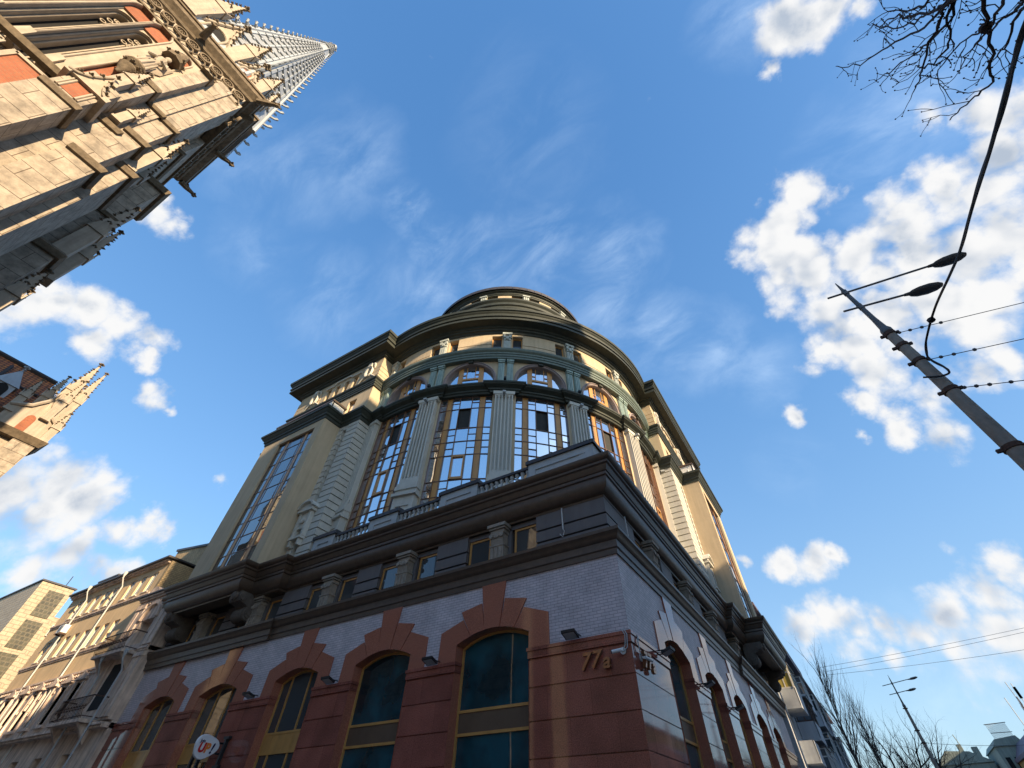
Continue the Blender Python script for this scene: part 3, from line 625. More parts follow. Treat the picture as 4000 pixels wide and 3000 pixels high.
ring([(13.2, 28.3), (13.5, 28.3), (13.58, 28.45), (13.70, 28.50), (13.75, 28.62), (13.86, 28.66), (13.9, 28.80), (14.0, 28.86), (14.55, 28.88), (14.56, 29.08), (14.49, 29.12), (14.49, 29.22), (14.60, 29.26), (14.62, 29.40), (14.55, 29.44), (14.57, 29.60), (14.68, 29.70), (14.71, 29.76), (14.65, 29.82), (14.77, 29.88), (14.79, 30.12), (13.0, 30.25)], 13.5, 'crown_cornice', 'green')
# --- drum
g = MB(); g.lathe((RC[0], RC[1], 0), [(14.6, 30.15), (9.3, 30.6)], 72, caps=False); g.build('terrace_roof', 'cap', OB)
DPT = [-75+30*k for k in range(-2, 5)]; dr = 8.98
g = MB(TP)
acol(g, -180, 180, 8.6, dr, 30, 39.95, 120)
for k in range(12):
    p = -75+30*k; acol(g, p-2.4, p+2.4, 8.6, dr, 39.94, 40.95, 2); acol(g, p+10.2, p+19.8, 8.6, dr-.04, 39.94, 40.95, 5)
    for z0, z1 in ((39.94, 40.2), (40.24, 40.5), (40.54, 40.95)): acol(g, p+10.2, p+19.8, dr-.05, dr, z0, z1, 5)
g.build('drum_wall', 'plaster', OB)
for k in range(12):
    p = -75+30*k
    if p > 60 and p < 210: continue
    for t in (-6.3, 6.3):
        fr = MB(TP); a, b = p+t-3.9, p+t+3.9
        acol(fr, a, a+.5, 8.72, 8.8, 39.9, 40.9); acol(fr, b-.5, b, 8.72, 8.8, 39.9, 40.9); acol(fr, a+.5, b-.5, 8.72, 8.8, 40.82, 40.9)
        F = fr.build('window', 'wood', OB); gl = MB(TP); acol(gl, a+.4, b-.4, 8.74, 8.76, 39.9, 40.85); gl.build('glass', 'glass', F)
    g = MB(TP)
    for q in (-1.3, 0, 1.3): acol(g, p+q-.45, p+q+.45, dr+.1, dr+.2, 39.95, 40.75)
    acol(g, p-2.1, p+2.1, dr-.02, dr+.12, 39.9, 40.8); acol(g, p-2.6, p+2.6, dr-.02, dr+.3, 40.78, 40.95)
    g.build('capital', 'capital', OB)
full = dict(t0=-180, t1=180, st=3)
g = MB(); g.sweep(arcpath(dr, -180, 180, 2.5)[:-1], [(-.2, 38.5), (.12, 38.5), (.14, 38.75), (.3, 38.85), (.32, 39.1), (.18, 39.2), (.2, 39.4), (.3, 39.5), (.42, 39.62), (.44, 39.86), (-.2, 39.94)], True); g.build('drum_belt', 'green', OB)
g = MB(); g.sweep(arcpath(dr, -180, 180, 2.5)[:-1], [(-.2, 40.95), (.08, 40.95), (.10, 41.1), (.16, 41.12), (.2, 41.26), (.3, 41.34), (.42, 41.38), (.43, 41.5), (-.2, 41.5)], True); g.build('drum_cornice', 'green', OB)
g = MB(TP)
for k in range(72): acol(g, -180+k*5+.12, -175+k*5-.12, 8.6, dr+.60, 41.5, 41.95, 2)
acol(g, -180, 180, 8.6, dr+.56, 41.5, 41.9, 120)
g.build('drum_parapet', 'cap', OB)
g = MB(); g.lathe((RC[0], RC[1], 0), [(9.4, 41.9), (6, 43), (0.5, 43.6)], 48); g.build('drum_roof', 'cap', OB)
# ------------------------------------------------------------------ wings
for sk, S in SIDES.items():
    T = S['T']; b0, b1, en = S['bay0'], S['bay1'], S['end']
    fd = -1.0                                                  # bay front
    q0 = 17.5; fq = .38
    # quoined pier with slit window
    g = MB(T)
    g.box(q0+.09, b0-.94, fq+.09, 2.6, 11.2, 21.5); g.box(b0-.41, b0+.02, fq+.09, 2.6, 11.2, 21.5); g.box(b0-.9, b0-.45, fq+.5, 2.6, 11.2, 21.5); g.box(b0-.9, b0-.45, fq+.03, .9, 20.9, 21.5)
    nq = 24; dz = (21.45-11.25)/nq
    for k in range(nq):
        z0 = 11.25+k*dz; z1 = z0+dz-.075
        g.box(q0, b0-.9, fq, 2.55, z0, z1); g.box(b0-.45, b0, fq, .9, z0, z1)
    g.build('quoined_pier', 'plaster_g', OB)
    fr = MB(T); fr.box(b0-.89, b0-.46, fq+.40, fq+.46, 15.3, 20.9); F = fr.build('slit_window', 'wood', OB)
    gl = MB(T); gl.box(b0-.84, b0-.51, fq+.37, fq+.395, 15.4, 20.8); gl.build('glass', 'dglass', F)
    # pedimented niche
    c = b0-.68; k = MB(T)
    k.box(c-.5, c-.32, .12, .5, 13.0, 14.5); k.box(c+.32, c+.5, .12, .5, 13.0, 14.5); k.box(c-.32, c+.32, .2, .5, 13.5, 14.5); k.box(c-.62, c+.62, .0, .5, 14.5, 14.65)
    A = arch(c, .68, 14.66, .42, 10); k.prism(A, .1, .5); A2 = arch(c, .58, 14.72, .30, 10)
    k.prism(arch(c, .72, 14.72, .50, 10)+[(x, z) for x, z in arch(c, .6, 14.72, .36, 10)][::-1], -.08, .5)
    k.lathe((c, .14, 14.0), [(.02, -.06), (.2, -.05), (.22, .03), (.12, .1)], 10, 'y'); k.box(c-.5, c+.5, .05, .5, 12.85, 12.98); k.box(c-.42, c-.3, .1, .5, 12.5, 12.85); k.box(c+.3, c+.42, .1, .5, 12.5, 12.85)
    k.build('pedimented_niche', 'plaster_g', OB)
    # balconette balusters at the slit foot
    # bay walls
    g = MB(T); gw0, gw1 = b0+.75, b1-1.95 if sk == 'L' else b1-1.4
    g.box(b0, gw0, fd, fd+.5, 11.2, 21.5); g.box(gw1, b1, fd, fd+.5, 11.2, 21.5); g.box(gw0, gw1, fd, fd+.5, 20.75, 21.5)
    g.box(b0, b0+.5, fd+.5, 1.2, 11.2, 21.5); g.box(b1-.5, b1, fd+.5, 1.2, 11.2, 21.5); g.box(b1-.0, en, .3, 3, 11.2, 21.5)
    g.build('bay_wall', 'plaster', OB)
    fr = MB(T); W_ = gw1-gw0; cols = [0, .20, .28, .72, .80, 1]
    xs = [gw0+W_*f for f in cols]; zz = [20.75]+[20.0, 18.9, 17.75, 16.8, 15.7, 14.6, 13.6, 12.6, 11.6]
    for x in xs: fr.box(x-.025, x+.025, fd+.14, fd+.20, 11.2, 20.78)
    for z in zz: fr.box(gw0, gw1, fd+.142, fd+.19, z-.022, z+.022)
    xm = (xs[2]+xs[3])/2; fr.box(xm-.6-.02, xm-.6+.02, fd+.15, fd+.20, 11.2, 20.7); fr.box(xm+.6-.02, xm+.6+.02, fd+.15, fd+.20, 11.2, 20.7)
    F = fr.build('glazed_bay', 'dwood', OB)
    pn = MB(T)
    for a, b in ((xs[1], xs[2]), (xs[3], xs[4])): pn.box(a+.03, b-.03, fd+.15, fd+.22, 11.2, 20.74)
    pn.build('wood_panel', 'wood', F)
    gl = MB(T); cc = [xs[0], xs[1], None, xs[2], xm-.6, xm+.6, xs[3], None, xs[4], xs[5]]
    zz2 = zz+[11.2]
    for a, b in zip(cc, cc[1:]):
        if a is None or b is None: continue
        for z1, z0 in zip(zz2, zz2[1:]):
            tr, tz = random.gauss(0, .003), random.gauss(0, .005)
            gl.face([(a, fd+.17+tr+tz, z0), (b, fd+.17-tr+tz, z0), (b, fd+.17-tr-tz, z1), (a, fd+.17+tr-tz, z1)])
    gl.build('glass', 'wglass', F)
    # upper block
    ub = 17.78; g = MB(T); fu = .6; ue = en
    zw = [22.0, 22.5, 24.5, 25.95, 26.35, 27.9, 28.4]
    lo = [(19.3, 20.15), (21.2, 22.05), (23.2, 24.05), (25.0, 25.85)]
    up = [(20.4, 20.95), (21.45, 22.0), (22.6, 23.15), (23.65, 24.2)]
    def strip(ops, z0, za, zb, z1, grooves=None):
        xs_ = [ub]+[v for p in ops for v in p]+[ue]
        g.box(ub, ue, fu, fu+.5, z0, za); g.box(ub, ue, fu, fu+.5, zb, z1)
        for a, b in zip(xs_[::2], xs_[1::2]): g.box(a, b, fu, fu+.5, za, zb)
        for a, b in ops: g.box(a, b, fu+.3, fu+.5, za, zb)
    strip(lo, 22.0, 22.6, 24.4, 25.1); strip(up, 25.6, 26.1, 27.6, 28.5)
    g.box(ub, ub+.5, fu+.5, 3.6, 22, 28.5)
    for z0, z1 in ((25.95, 26.35), (26.4, 26.8), (26.85, 27.25), (27.3, 27.7)):
        g.box(ub-.04, ub+2.2, fu-.04, 3.6, z0, z1); g.box(24.9, ue, fu-.04, fu+.2, z0, z1)
    g.build('attic_wall', 'plaster', OB)
    for a, b in lo+up:
        z0, z1 = (22.6, 24.4) if (a, b) in lo else (26.1, 27.6)
        fr = MB(T); fr.box(a, a+.07, fu+.2, fu+.28, z0, z1); fr.box(b-.07, b, fu+.2, fu+.28, z0, z1); fr.box(a+.07, b-.07, fu+.2, fu+.28, z1-.07, z1); fr.box(a+.07, b-.07, fu+.21, fu+.27, (z0+z1)/2-.02, (z0+z1)/2+.02)
        F = fr.build('window', 'wood', OB); gl = MB(T); gl.box(a+.06, b-.06, fu+.23, fu+.245, z0, z1-.05); gl.build('glass', 'glass', F)
    g = MB(T)                                                  # hood mould over the attic windows
    g.box(20.1, 21.2, fu-.14, fu+.1, 27.7, 27.85); g.box(23.4, 24.5, fu-.14, fu+.1, 27.7, 27.85)
    g.prism([(21.2, 27.7), (21.5, 27.95), (23.1, 27.95), (23.4, 27.7), (23.4, 27.85), (23.15, 28.1), (21.45, 28.1), (21.2, 27.85)], fu-.14, fu+.1)
    g.build('window_hood', 'plaster_g', OB)
    for c in (19.0, 25.6):                                      # oval cartouches
        k = MB(T)
        L = []
        for q in range(20):
            a = 2*math.pi*q/20; L.append([(c+(.42+.0)*math.cos(a), fu-.02, 27.15+.62*math.sin(a)), (c+.40*math.cos(a), fu-.22, 27.15+.60*math.sin(a)), (c+.28*math.cos(a), fu-.18, 27.15+.46*math.sin(a)), (c+.26*math.cos(a), fu-.02, 27.15+.44*math.sin(a))])
        k.loft(L+[L[0]], caps=False)
        k.box(c-.2, c+.2, fu-.26, fu, 27.7, 28.1)
        for sg in (-1, 1):
            k.tube([(c+sg*.2, fu-.12, 28.0), (c+sg*.45, fu-.12, 27.95), (c+sg*.55, fu-.1, 27.7), (c+sg*.5, fu-.08, 27.45)], [.1, .09, .08, .04], 6)
            k.tube([(c+sg*.35, fu-.1, 26.65), (c+sg*.7, fu-.1, 26.4), (c+sg*1.0, fu-.08, 26.15)], [.09, .07, .03], 6)
        CO = k.build('cartouche', 'plaster_g', OB)
        v = MB(T); v.lathe((c, fu-.03, 27.15), [(.01, -.02), (.27, 0), (.27, .02)], 14, 'y'); v.build('cartouche_recess', 'dark', CO)
    # cornices of this wing
    P1 = [(q0-.02, 2.2), (q0-.02, fq), (b0, fq), (b0, fd), (b1, fd), (b1, .3), (en, .3), (en, 3)]
    P2 = [(ub-.02, 2.5), (ub-.02, fu), (en, fu), (en, 4)]
    def wpath(P):
        w = [T(s, d, 0)[:2] for s, d in P]; return w[::-1] if sk == 'L' else w
    pr = [(-.2, 21.3), (.05, 21.3), (.08, 21.5), (.16, 21.56), (.18, 21.7), (.30, 21.82), (.34, 21.92), (.42, 21.96), (.44, 22.12), (-.4, 22.22)]
    g = MB(); g.sweep(wpath(P1), pr); g.build('wing_cornice', 'green', OB)
    g = MB(); g.sweep(wpath(P2), [(-.2, 25.0), (.1, 25.0), (.1, 25.2), (.14, 25.22), (.14, 25.4), (.18, 25.42), (.18, 25.6), (.28, 25.7), (.3, 25.84), (-.2, 25.94)]); g.build('attic_belt', 'green', OB)
    g = MB(); g.sweep(wpath(P2), [(-0.35, 28.3), (-0.05, 28.3), (0.03, 28.45), (0.15, 28.5), (0.2, 28.62), (0.31, 28.66), (0.35, 28.8), (0.45, 28.86), (1.0, 28.88), (1.01, 29.08), (0.94, 29.12), (0.94, 29.22), (1.05, 29.26), (1.07, 29.4), (1.0, 29.44), (1.02, 29.6), (1.13, 29.7), (1.16, 29.76), (1.1, 29.82), (1.22, 29.88), (1.24, 30.12), (-0.35, 30.25)]); g.build('crown_cornice', 'green', OB)
    g = MB(T); g.box(ub+.2, en-.1, fu+.3, 9, 30.0, 30.2); g.box(ub+.4, en-.3, fu+.5, 9, 11.2, 30.0); g.box(b0+.3, b1-.3, fd+.4, 2, 11.3, 22.0); g.build('inner_wall', 'dark', OB)
    # bay parapet with dark cap
    g = MB(T); z0, z1 = 22.15, 23.0
    g.box(b0+.1, b0+.25, -.45, .15, z0, z1); g.box(b0+.1, b0+.25, -.9, -.5, z0, z1); g.box(b0+.1, b0+1.3, -.95, -.8, z0, z1); g.box(b1-1.3, b1-.2, -.95, -.8, z0, z1)
    PP = g.build('bay_parapet', 'white', OB)
    g = MB(T); g.box(b0+.0, b0+.35, -1.0, .3, z1, z1+.14); g.box(b0+.35, b1-.1, -1.0, -.72, z1, z1+.14); g.build('parapet_cap', 'brown', PP)
    for q in (-.47,): 
        g = MB(T); g.lathe((b0+.17, q, z0), [(.09, 0), (.05, .15), (.12, .35), (.05, .65), (.1, .85)], 8); g.build('baluster', 'white', PP)
# ------------------------------------------------------------------ balustrade on the main cornice
peds = [(.45, 3.55), (6.3, 8.45), (11.2, 13.1), (15.7, 17.3)]
for sk, S in SIDES.items():
    T = S['T']
    for a, b in peds:
        g = MB(T); dd = .48
        g.box(a, b, dd, dd+.6, 11.25, 12.5)
        for q in ((a, b, 12.2, 12.52), (a, b, 11.2, 11.6), (a, a+.35, 11.6, 12.2), (b-.35, b, 11.6, 12.2)): g.box(q[0]-.0, q[1]+.0, dd-.05, dd+.02, q[2], q[3])
        if a < 1 and sk == 'L': pass
        PD = g.build('parapet_pedestal', 'pedestal', OB)
        g = MB(T); g.box(a-.1, b+.1, dd-.14, dd+.7, 12.52, 12.68); g.box(a-.06, b+.06, dd-.09, dd+.65, 12.68, 12.74); g.build('pedestal_cap', 'cap', PD)
    for (a0, a), (b, b0) in zip(peds, peds[1:]):
        g = MB(T); g.box(a+.001, b-.001, .46, .80, 12.38, 12.50); g.box(a+.001, b-.001, .50, .76, 11.2, 11.42)
        RL = g.build('balustrade', 'cap', OB); n = int((b-a)/.27)
        for k in range(n):
            x = a+(b-a)*(k+.5)/n; q = MB(T)
            q.lathe((x, .62, 11.42), [(.09, 0), (.09, .10), (.06, .14), (.05, .22), (.115, .42), (.10, .56), (.05, .72), (.055, .80), (.10, .86), (.10, .985)], 8)
            q.build('baluster', 'pedestal', RL)
# ================================================================== CATHEDRAL
TO = lambda x, y, z: (CX+x, CY+y, z)
CA = thing('cathedral', 'neo-gothic cathedral tower of cream limestone with red brick niches, lancets and grey crocketed spire', 'cathedral', (CX-24, CY-9, 0))
FX = -19.45                                                     # front wall plane
y0, y1 = -14.0, -5.33
g = MB(TO)
g.box(-28.5, FX-1.0, y0, y1, 0, 36)
g.build('tower_wall', 'ashlar', CA)
g = MB(TO)                                                      # front layer with deep notches
wins = [(-12.2+.02, .37), (-10.92, .37), (-9.83, .37)]
def notch(c, hw, zb, zs, k=1.25): return [(c-hw, zb)]+pointed(c, hw, zs, 6, k)+[(c+hw, zb)]
Zb = 24.2
outer = [(-13.5, Zb)]
for c, hw in wins: outer += notch(c, .52, Zb, 32.7, 1.7)
outer += notch(-8.3, .40, Zb, 32.6) + [(y1+.0, Zb), (y1, 34.0), (-13.5, 34.0)]
g.prism(outer, FX, FX-.35, 'x')
mid = [(-13.5, Zb)]
for c, hw in wins: mid += notch(c, .42, Zb, 32.2)
mid += [(-9.0, Zb), (-9.0, 32.0), (-13.5, 32.0)]
mid2 = [(-13.5, Zb)]
for c, hw in wins: mid2 += notch(c, .42, Zb, 31.6)
mid2 += [(-9.0, Zb), (-9.0, 33.9), (-13.5, 33.9)]
g.prism([p if p[1] < 33.95 else p for p in mid2], FX-.353, FX-.6, 'x')
mid3 = [(-13.5, Zb)]
for c, hw in wins: mid3 += notch(c, .34, Zb, 31.6)
mid3 += [(-9.0, Zb), (-9.0, 33.9), (-13.5, 33.9)]
g.prism(mid3, FX-.603, FX-.98, 'x')
g.box(FX-.6, FX, -13.5, y1, 34.0, 36)
g.build('front_wall', 'stone', CA)
g = MB(TO)
for c, hw in wins: g.prism([(c-.47, 32.2), (c+.47, 32.2)]+pointed(c, .50, 32.7, 6, 1.7)[::-1], FX-.22, FX-.36, 'x')
g.prism(notch(-8.3, .38, Zb, 32.6), FX-.20, FX-.3, 'x')
g.prism([(-10.9, 16), (-10.2, 16), (-10.2, 23.3), (-10.9, 23.3)], FX+.02, FX-.1, 'x'); g.prism([(-12.9, 16), (-11.6, 16), (-11.6, 23.3), (-12.9, 23.3)], FX+.02, FX-.1, 'x')
g.prism([(-9.55, 16), (-8.05, 16), (-8.05, 23.2), (-9.55, 23.2)], FX+.02, FX-.1, 'x')
g.build('brick_panel', 'rbrick', CA)
g = MB(TO)                                                      # raised mouldings round the openings
for c, hw, zs in [(w[0], .56, 32.7) for w in wins]+[(-8.3, .44, 32.6)]:
    L = pointed(c, hw, zs, 8, 1.7 if zs > 32.65 else 1.25); g.tube([(FX+.03, c-hw, Zb)]+[(FX+.03, a, b) for a, b in L]+[(FX+.03, c+hw, Zb)], .055, 6)
for c in [w[0] for w in wins]:
    L = pointed(c, .46, 33.0, 8, 1.25); g.tube([(FX-.3, c-.46, Zb)]+[(FX-.3, a, b) for a, b in L]+[(FX-.3, c+.46, Zb)], .045, 6)
    L = pointed(c, .37, 31.6, 8, 1.25); g.tube([(FX-.6, c-.37, Zb)]+[(FX-.6, a, b) for a, b in L]+[(FX-.6, c+.37, Zb)], .04, 6)
for a, b in ((-9.62, -7.98), (-11.0, -10.1)):
    for y in (a, b): g.box(FX-.0, FX+.10, y-.09, y+.09, 12, 23.3)
    g.box(FX, FX+.10, a, b, 23.2, 23.36)
for y in (-9.2, -10.36, -11.55): g.prism([(y-.16, 24.2), (y+.16, 24.2), (y+.13, 25.0), (y-.13, 25.0)], FX+.01, FX+.16, 'x')
g.build('window_moulding', 'stone', CA)
g = MB(TO)
for c, hw in wins: g.prism(notch(c, .36, Zb, 31.6), FX-.99, FX-1.02, 'x')
WW = g.build('lancet_window', 'dark', CA)
for c, hw in wins:
    g = MB(TO)
    for z in (30.6, 31.1, 31.5): 
        for s in (-.14, .14): g.lathe((FX-.85, c+s*(1 if z < 31.4 else .4), z), [(.14, -.04), (.14, .04), (.09, .05), (.09, -.05)], 10, 'x', caps=False)
    for z in range(20): pass
    g.box(FX-.95, FX-.88, c-.03, c+.03, Zb, 31.3)
    g.build('tracery', 'stone', WW)
# string course and weatherings
def strings(name, items, m='dstone'):
    for x0, x1, a, b, z, h, o in items:
        g = MB(TO)
        g.hexa([(x0, a, z), (x1+o*.6, a-o*.6 if 0 else a, z), (x1+o*.6, b+o*.6, z), (x0, b+o*.6, z), (x0, a, z+h*.5), (x1+o, a, z+h*.5), (x1+o, b+o, z+h*.5), (x0, b+o, z+h*.5)])
        g.hexa([(x0, a, z+h*.5+.002), (x1+o, a, z+h*.5+.002), (x1+o, b+o, z+h*.5+.002), (x0, b+o, z+h*.5+.002), (x0, a, z+h), (x1+.01, a, z+h), (x1+.01, b+.01, z+h), (x0, b+.01, z+h)])
        g.build(name, m, CA)
strings('string_course', [(FX-.1, FX, -13.9, -7.75, 23.75, .5, .34)])
# --- corner buttresses in stages   (x0 back, x1 front, a, b, z0, z1)
st = [(-20, -17.8, -7.88, -6.62, 0, 21.35), (-20, -17.86, -7.82, -6.66, 21.35, 24.0), (-20, -18.25, -7.30, -6.64, 24.0, 26.8), (-20, -18.62, -7.24, -6.66, 26.8, 32.0),
      (-21, -19.12, -6.66, -5.84, 0, 23.3), (-21, -19.2, -6.66, -5.88, 23.3, 33.8),
      (-21.5, -18.95, -5.88, -4.66, 0, 20.6), (-21.4, -19.1, -5.88, -4.95, 20.6, 24.0), (-21.3, -19.34, -5.88, -5.05, 24.0, 33.8),
      (-23.2, -20.2, -5.4, -4.25, 0, 23.0),
      (-28.6, -25.0, -5.4, -3.55, 0, 20.5), (-28.5, -25.2, -5.4, -3.85, 20.5, 29.0), (-28.5, -23.2, -5.4, -4.9, 0, 34)]
for x0, x1, a, b, z0, z1 in st:
    g = MB(TO); g.box(x0, x1, a, b, z0, z1)
    g.build('buttress', 'ashlar', CA)
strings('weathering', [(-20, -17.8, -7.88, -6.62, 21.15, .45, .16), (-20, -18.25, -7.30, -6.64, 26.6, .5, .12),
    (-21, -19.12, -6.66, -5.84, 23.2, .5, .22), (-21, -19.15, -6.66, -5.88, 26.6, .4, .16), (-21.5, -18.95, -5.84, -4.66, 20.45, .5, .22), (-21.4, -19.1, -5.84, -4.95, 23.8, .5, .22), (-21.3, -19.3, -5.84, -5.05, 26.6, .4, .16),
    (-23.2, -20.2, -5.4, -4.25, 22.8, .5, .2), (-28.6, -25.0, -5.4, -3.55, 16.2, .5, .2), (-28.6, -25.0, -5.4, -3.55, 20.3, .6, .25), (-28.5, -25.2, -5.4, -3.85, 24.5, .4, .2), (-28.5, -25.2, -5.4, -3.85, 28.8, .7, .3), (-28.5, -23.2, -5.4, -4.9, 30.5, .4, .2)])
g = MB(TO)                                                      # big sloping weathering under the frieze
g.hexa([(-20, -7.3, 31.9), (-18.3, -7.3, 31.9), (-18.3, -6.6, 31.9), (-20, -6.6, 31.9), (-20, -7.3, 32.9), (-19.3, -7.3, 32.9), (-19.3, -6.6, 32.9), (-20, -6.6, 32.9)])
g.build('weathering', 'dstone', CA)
# trefoil niche on the first buttress
g = MB(TO); g.prism(notch(-7.25, .26, 21.75, 22.7), -17.84, -17.88, 'x'); g.build('brick_panel', 'rbrick', CA)
g = MB(TO)
for hw, r in ((.30, .05), (.40, .04)):
    g.tube([(-17.82, -7.25-hw, 21.7)]+[(-17.82, a, b) for a, b in pointed(-7.25, hw, 22.65, 6, 1.2)]+[(-17.82, -7.25+hw, 21.7)], r, 6)
g.build('niche_moulding', 'stone', CA)
# --- ornament generators
def crocket(g, p, s, d=(0, 0)):
    x, y, z = p
    for a, b, c in ((.0, 0, 1), (1, 0, .35), (-1, 0, .35), (0, 1, .35), (0, -1, .35)):
        q = (x+a*s*.6+d[0]*s*.6, y+b*s*.6+d[1]*s*.6, z+c*s*.55)
        g.tube([(x, y, z), ((x+q[0])/2, (y+q[1])/2, (z+q[2])/2+.1*s), q], [s*.16, s*.30, s*.10], 5)
def finial(g, p, s):
    x, y, z = p; g.lathe(p, [(.10*s, 0), (.14*s, .25*s), (.3*s, .35*s), (.12*s, .5*s), (.10*s, .8*s)], 6); crocket(g, (x, y, z+.75*s), s*.75)
def pinnacle(x, y, z0, h, w, m='stone', cr='dstone', parent=None, shaft=.45):
    P = parent or CA
    g = MB(TO); hs_ = h*shaft
    g.box(x-w, x+w, y-w, y+w, z0, z0+hs_)
    for a in range(4):
        dx, dy = ((1, 0), (0, 1), (-1, 0), (0, -1))[a]
        if dx: g.prism([(y-w*1.1, z0+hs_*.86), (y+w*1.1, z0+hs_*.86), (y, z0+hs_+w*1.7)], x+dx*w, x+dx*(w+.07), 'x')
        else: g.prism([(x-w*1.1, z0+hs_*.86), (x+w*1.1, z0+hs_*.86), (x, z0+hs_+w*1.7)], y+dy*w, y+dy*(w+.07), 'y')
    g.box(x-w*1.18, x+w*1.18, y-w*1.18, y+w*1.18, z0-.02, z0+.12)
    top = z0+h*.9
    g.loft([[(x+s*w*.95, y+t*w*.95, z0+hs_) for s, t in ((-1, -1), (1, -1), (1, 1), (-1, 1))], [(x+s*.05, y+t*.05, top) for s, t in ((-1, -1), (1, -1), (1, 1), (-1, 1))]])
    O = g.build('pinnacle', m, P)
    if P is CA:
        g = MB(TO)
        for s, t in ((-1, -1), (1, -1), (1, 1), (-1, 1)):
            for k in range(1, 6):
                f = k/6.2; q = w*.95*(1-f)+.05*f; crocket(g, (x+s*q, y+t*q, z0+hs_+(top-z0-hs_)*f), w*.42, (s*.5, t*.5))
        for s, t in ((1, 0), (-1, 0), (0, 1), (0, -1)): crocket(g, (x+s*w, y+t*w, z0+hs_+w*1.7), w*.6)
        finial(g, (x, y, top-.15), w*1.2); g.build('crocket', cr, O)['kind'] = 'stuff'
    return O
# ogee gable on the first buttress
g = MB(TO)
for xx, r in ((-17.72, .10), (-17.6, .06)):
    L = [(-8.0, 22.7), (-7.75, 22.85), (-7.55, 23.15), (-7.42, 23.6), (-7.25, 24.3), (-7.08, 23.6), (-6.95, 23.15), (-6.75, 22.85), (-6.5, 22.7)]
    g.tube([(xx, a, b) for a, b in L], r, 6)
g.prism([(-7.85, 22.7), (-7.42, 23.6), (-7.25, 24.2), (-7.08, 23.6), (-6.65, 22.7)], -17.9, -17.66, 'x')
g.box(-20, -17.55, -6.68, -6.45, 22.55, 22.85); g.box(-20, -17.6, -8.05, -7.85, 22.55, 22.8)
GB = g.build('gable', 'stone', CA)
g = MB(TO)
for a, b in L[1:-1]: crocket(g, (-17.6, a, b+.1), .20, (.5, 0))
g.build('crocket', 'dstone', GB)
pinnacle(-18.0, -7.25, 24.0, 3.2, .24)
pinnacle(-18.9, -6.2, 23.6, 2.6, .18)
pinnacle(-20.5, -4.75, 23.3, 5.4, .34); pinnacle(-22.0, -4.6, 23.2, 4.6, .30)
pinnacle(-25.3, -3.75, 20.6, 6.4, .36); pinnacle(-27.3, -3.4, 20.6, 6.0, .34)
pinnacle(-25.9, -3.3, 16.4, 4.0, .34)
# statue of an angel under a canopy in the brick niche
g = MB(TO); sx, sy, sz = FX+.28, -8.3, 28.3
g.lathe((sx, sy, sz), [(.30, 0), (.27, .3), (.21, 1.0), (.17, 1.5), (.24, 1.9), (.25, 2.12), (.10, 2.3), (.08, 2.4)], 10)
g.lathe((sx, sy, sz+2.4), [(.05, -.02), (.12, .08), (.15, .2), (.12, .34), (.03, .42)], 10)
for s in (-1, 1):
    g.tube([(sx, sy+s*.3, sz+2.0), (sx+.12, sy+s*.42, sz+1.6), (sx+.35, sy+s*.12, sz+1.55)], [.11, .10, .07], 6)
    g.loft([[(sx-.12, sy+s*.15, sz+2.2), (sx-.2, sy+s*.55, sz+2.5), (sx-.2, sy+s*.6, sz+1.2), (sx-.15, sy+s*.3, sz+.6)], [(sx-.05, sy+s*.15, sz+2.1), (sx-.12, sy+s*.5, sz+2.3), (sx-.12, sy+s*.5, sz+1.3), (sx-.08, sy+s*.28, sz+.8)]])
for k in range(7): g.tube([(sx+.3*math.cos(k-1), sy+.32*math.sin(k-1.0), sz+.05), (sx+.24*math.cos(k-.9), sy+.26*math.sin(k-.9), sz+1.3)], [.06, .03], 5)
g.build('statue', 'stone', CA)
g = MB(TO)
g.lathe((FX+.2, sy, sz-.1), [(.5, .1), (.52, -.05), (.3, -.3), (.42, -.5), (.2, -.9), (.05, -1.3)], 10)
for k in range(7): crocket(g, (FX+.2+.4*math.cos(k*.9-2), sy+.4*math.sin(k*.9-2), sz-.35), .22)
g.lathe((FX+.2, sy, sz+3.2), [(.5, -.3), (.52, .1), (.3, .3), (.32, .6), (.1, 1.3)], 8)
for k in range(6): crocket(g, (FX+.2+.5*math.cos(k*.9-2), sy+.5*math.sin(k*.9-2), sz+3.2), .25)
g.build('statue_canopy', 'dstone', CA)
# --- frieze, cornice
def front_and_side(): return None
g = MB(TO)
for k in range(11):
    y = -12.9+k*.80
    if y > -5.7: break
    g.lathe((FX+.16, y, 34.35), [(.36, -.1), (.36, .08), (.25, .1), (.25, -.1)], 14, 'x', caps=False)
    for a in range(5): g.lathe((FX+.14, y+.13*math.cos(a*1.257), 34.35+.13*math.sin(a*1.257)), [(.10, -.05), (.10, .05), (.06, .06), (.06, -.05)], 8, 'x', caps=False)
    g.tube([(FX+.16, y-.40, 33.6), (FX+.2, y-.25, 33.9), (FX+.16, y, 34.0), (FX+.2, y+.25, 33.9), (FX+.16, y+.40, 33.6)], .05, 5)
    crocket(g, (FX+.14, y+.40, 33.45), .22)
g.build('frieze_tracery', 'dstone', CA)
g = MB(TO)
for k in range(9):
    x = -27.6+k*.86
    g.lathe((x, y1+.55, 34.35), [(.36, -.1), (.36, .08), (.25, .1), (.25, -.1)], 12, 'y', caps=False)
    g.tube([(x-.4, y1+.5, 33.6), (x-.2, y1+.55, 33.9), (x, y1+.5, 34.0), (x+.2, y1+.55, 33.9), (x+.4, y1+.5, 33.6)], .06, 5)
    crocket(g, (x+.4, y1+.4, 33.4), .26)
g.build('frieze_tracery', 'dstone', CA)
pth = [(CX-28.7, CY+y1+.0), ]
path = [(FX, -14.0), (FX, y1), (-21.0, y1), (-21.0, y1+.45), (-28.7, y1+.45), (-28.7, y1-6)]
